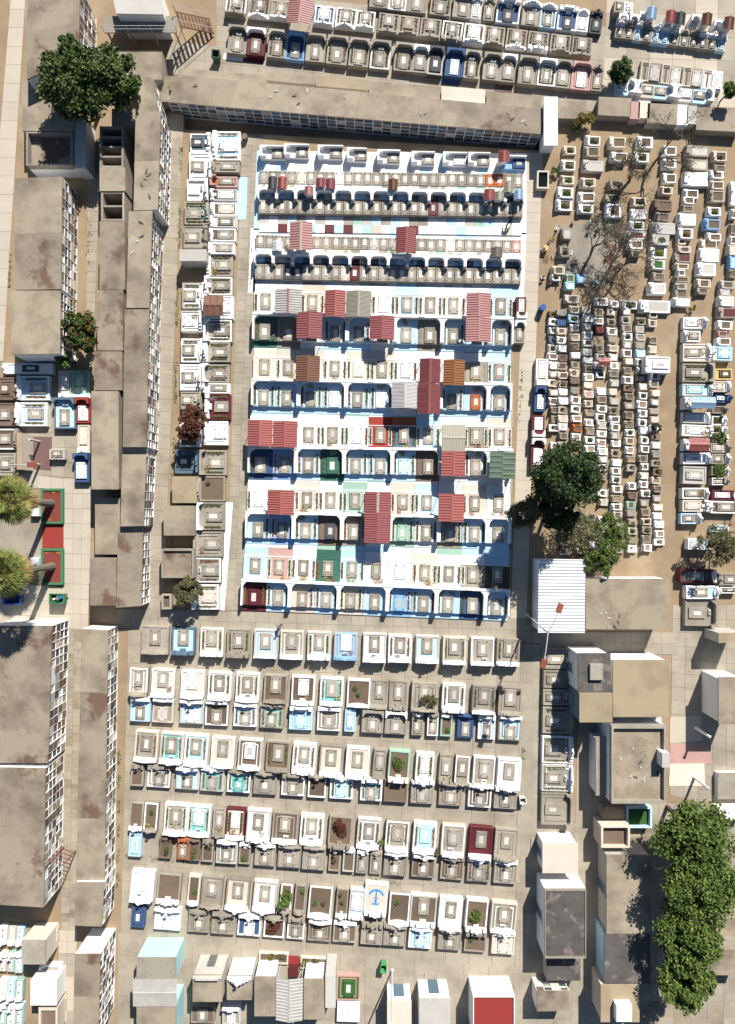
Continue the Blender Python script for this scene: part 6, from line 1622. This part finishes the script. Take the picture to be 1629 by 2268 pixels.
# clutter-covered concrete pad under the dead trees
sheet('path', [(1240, 500), (1370, 488), (1372, 560), (1345, 640), (1232, 600)], 0.03, M('c'))
for i in range(34):
    px_, py_ = U(1200, 1360), U(492, 640)
    xx, yy = G(px_, py_, 0.2)
    k = i % 3
    if k == 0:
        flowers_at(xx, yy, 0.03, 'heaped on the concrete pad under the dead trees', s=U(0.8, 1.5), pre='')
    else:
        t = thing('grave_cross' if k == 1 else 'flower_vase', 'weathered little cross standing on the concrete pad' if k == 1 else 'small vase standing on the concrete pad', 'cross' if k == 1 else 'vase', (xx, yy, 0.03), U(0, 3), 'offerings on the concrete pad')
        if k == 1:
            fc, cc = RND.choice('wckb'), RND.choice('wnd')
            part('foot', t, (0, 0, 0), (0.4, 0.3, 0.14), M(fc), 0.02)
            obj('cross', cross_mesh(M(cc), 0.55), t, (0, 0, 0.14))
            t['label'] = f'{COLW[cc]} little cross on a {COLW[fc]} foot, standing on the concrete pad'
        else:
            fc, cc = RND.choice('wkqb'), RND.choice(FKINDS)
            obj('jar', MB().lathe([(0.1, 0), (0.14, 0.1), (0.12, 0.24), (0.15, 0.3), (0.1, 0.3)], 10).mesh('jar', M(fc)), t)
            obj('flowers', bouquet(cc, RND.randrange(4)), t, (0, 0, 0.25), scale=(0.7, 0.7, 0.9))
            t['label'] = f'{COLW[fc]} vase of {dict(fyellow="yellow", fred="red", forange="orange", fpink="pink", fwhite="white")[cc]} flowers standing on the concrete pad'

# litter on roofs, stones on the dirt
for i in range(46):
    fx, fy, hz = RND.choice([(U(330, 350), U(300, 660), 3.9), (U(420, 1180), 0, 1.75), (RND.gauss(1350, 14), RND.gauss(1372, 8), 3.0), (U(1372, 1460), U(1640, 1750), 3.35)])
    if hz == 1.75 and fy == 0: fy = lerp(188, 262, (fx - 393) / 813) + U(-14, 18)
    if hz == 3.9: fx = U(300, 335) if fy < 460 else U(290, 325)
    xx, yy = G(fx, fy, hz)
    o = obj('debris', cached(('deb', i % 6), lambda: MB().prism([(U(0.06, 0.2) * math.cos(a_) * (2 if i % 2 else 1), U(0.06, 0.16) * math.sin(a_)) for a_ in (0.2, 1.3, 2.4, 3.6, 4.6, 5.6)], 0, 0.05).mesh('debris', M('lncdcl'[i % 6]))), None, (xx, yy, hz), U(0, 6))
    tag(o, 'scrap of debris lying on a flat concrete roof', 'debris', 'scraps of debris on the roofs')
# weeds along path edges
rng = np.random.default_rng(5)
pts = []
for a_, b_, n in [((402, 330), (378, 1340), 900), ((265, 1640), (262, 1960), 500), ((560, 520), (556, 650), 60), ((1158, 820), (1150, 930), 120), ((285, 560), (290, 470), 200), ((25, 560), (22, 640), 150), ((1160, 1650), (1158, 1690), 60), ((280, 1895), (480, 1915), 260), ((620, 1905), (900, 1960), 200), ((200, 480), (196, 600), 90)]:
    u = np.clip(rng.uniform(size=n) + 0.06 * np.sin(rng.uniform(0, 40, n)), 0, 1)
    k = np.sin(u * 37 + n) > -0.2
    for q in u[k]:
        X, Y = G(lerp(a_[0], b_[0], q) + rng.normal(0, 2.2), lerp(a_[1], b_[1], q) + rng.normal(0, 2.2))
        pts.append((X, Y, 0.05 + rng.uniform(0, 0.1)))
tag(obj('weeds', leaf_mesh('weeds', pts, 0.07, LEAF['mid'], 3)), 'green weeds growing along path edges', 'weeds', kind='stuff')
pts = np.stack([rng.uniform(17, 37, 5000), rng.uniform(-8, 38, 5000), np.full(5000, 0.012)], 1)
tag(obj('gravel', leaf_mesh('gravel', pts, 0.035, leafy('loose stones', [(0.2, 0.15, 0.1), (0.35, 0.28, 0.2), (0.45, 0.4, 0.32), (0.12, 0.09, 0.06)]), 4, up=3)), 'loose stones and leaf litter on the bare ground', 'gravel', kind='stuff')

# final pass: no label longer than sixteen words
for o in scene.objects:
    if 'label' in o and len(o['label'].split()) > 16:
        o['label'] = ' '.join(o['label'].split()[:16])
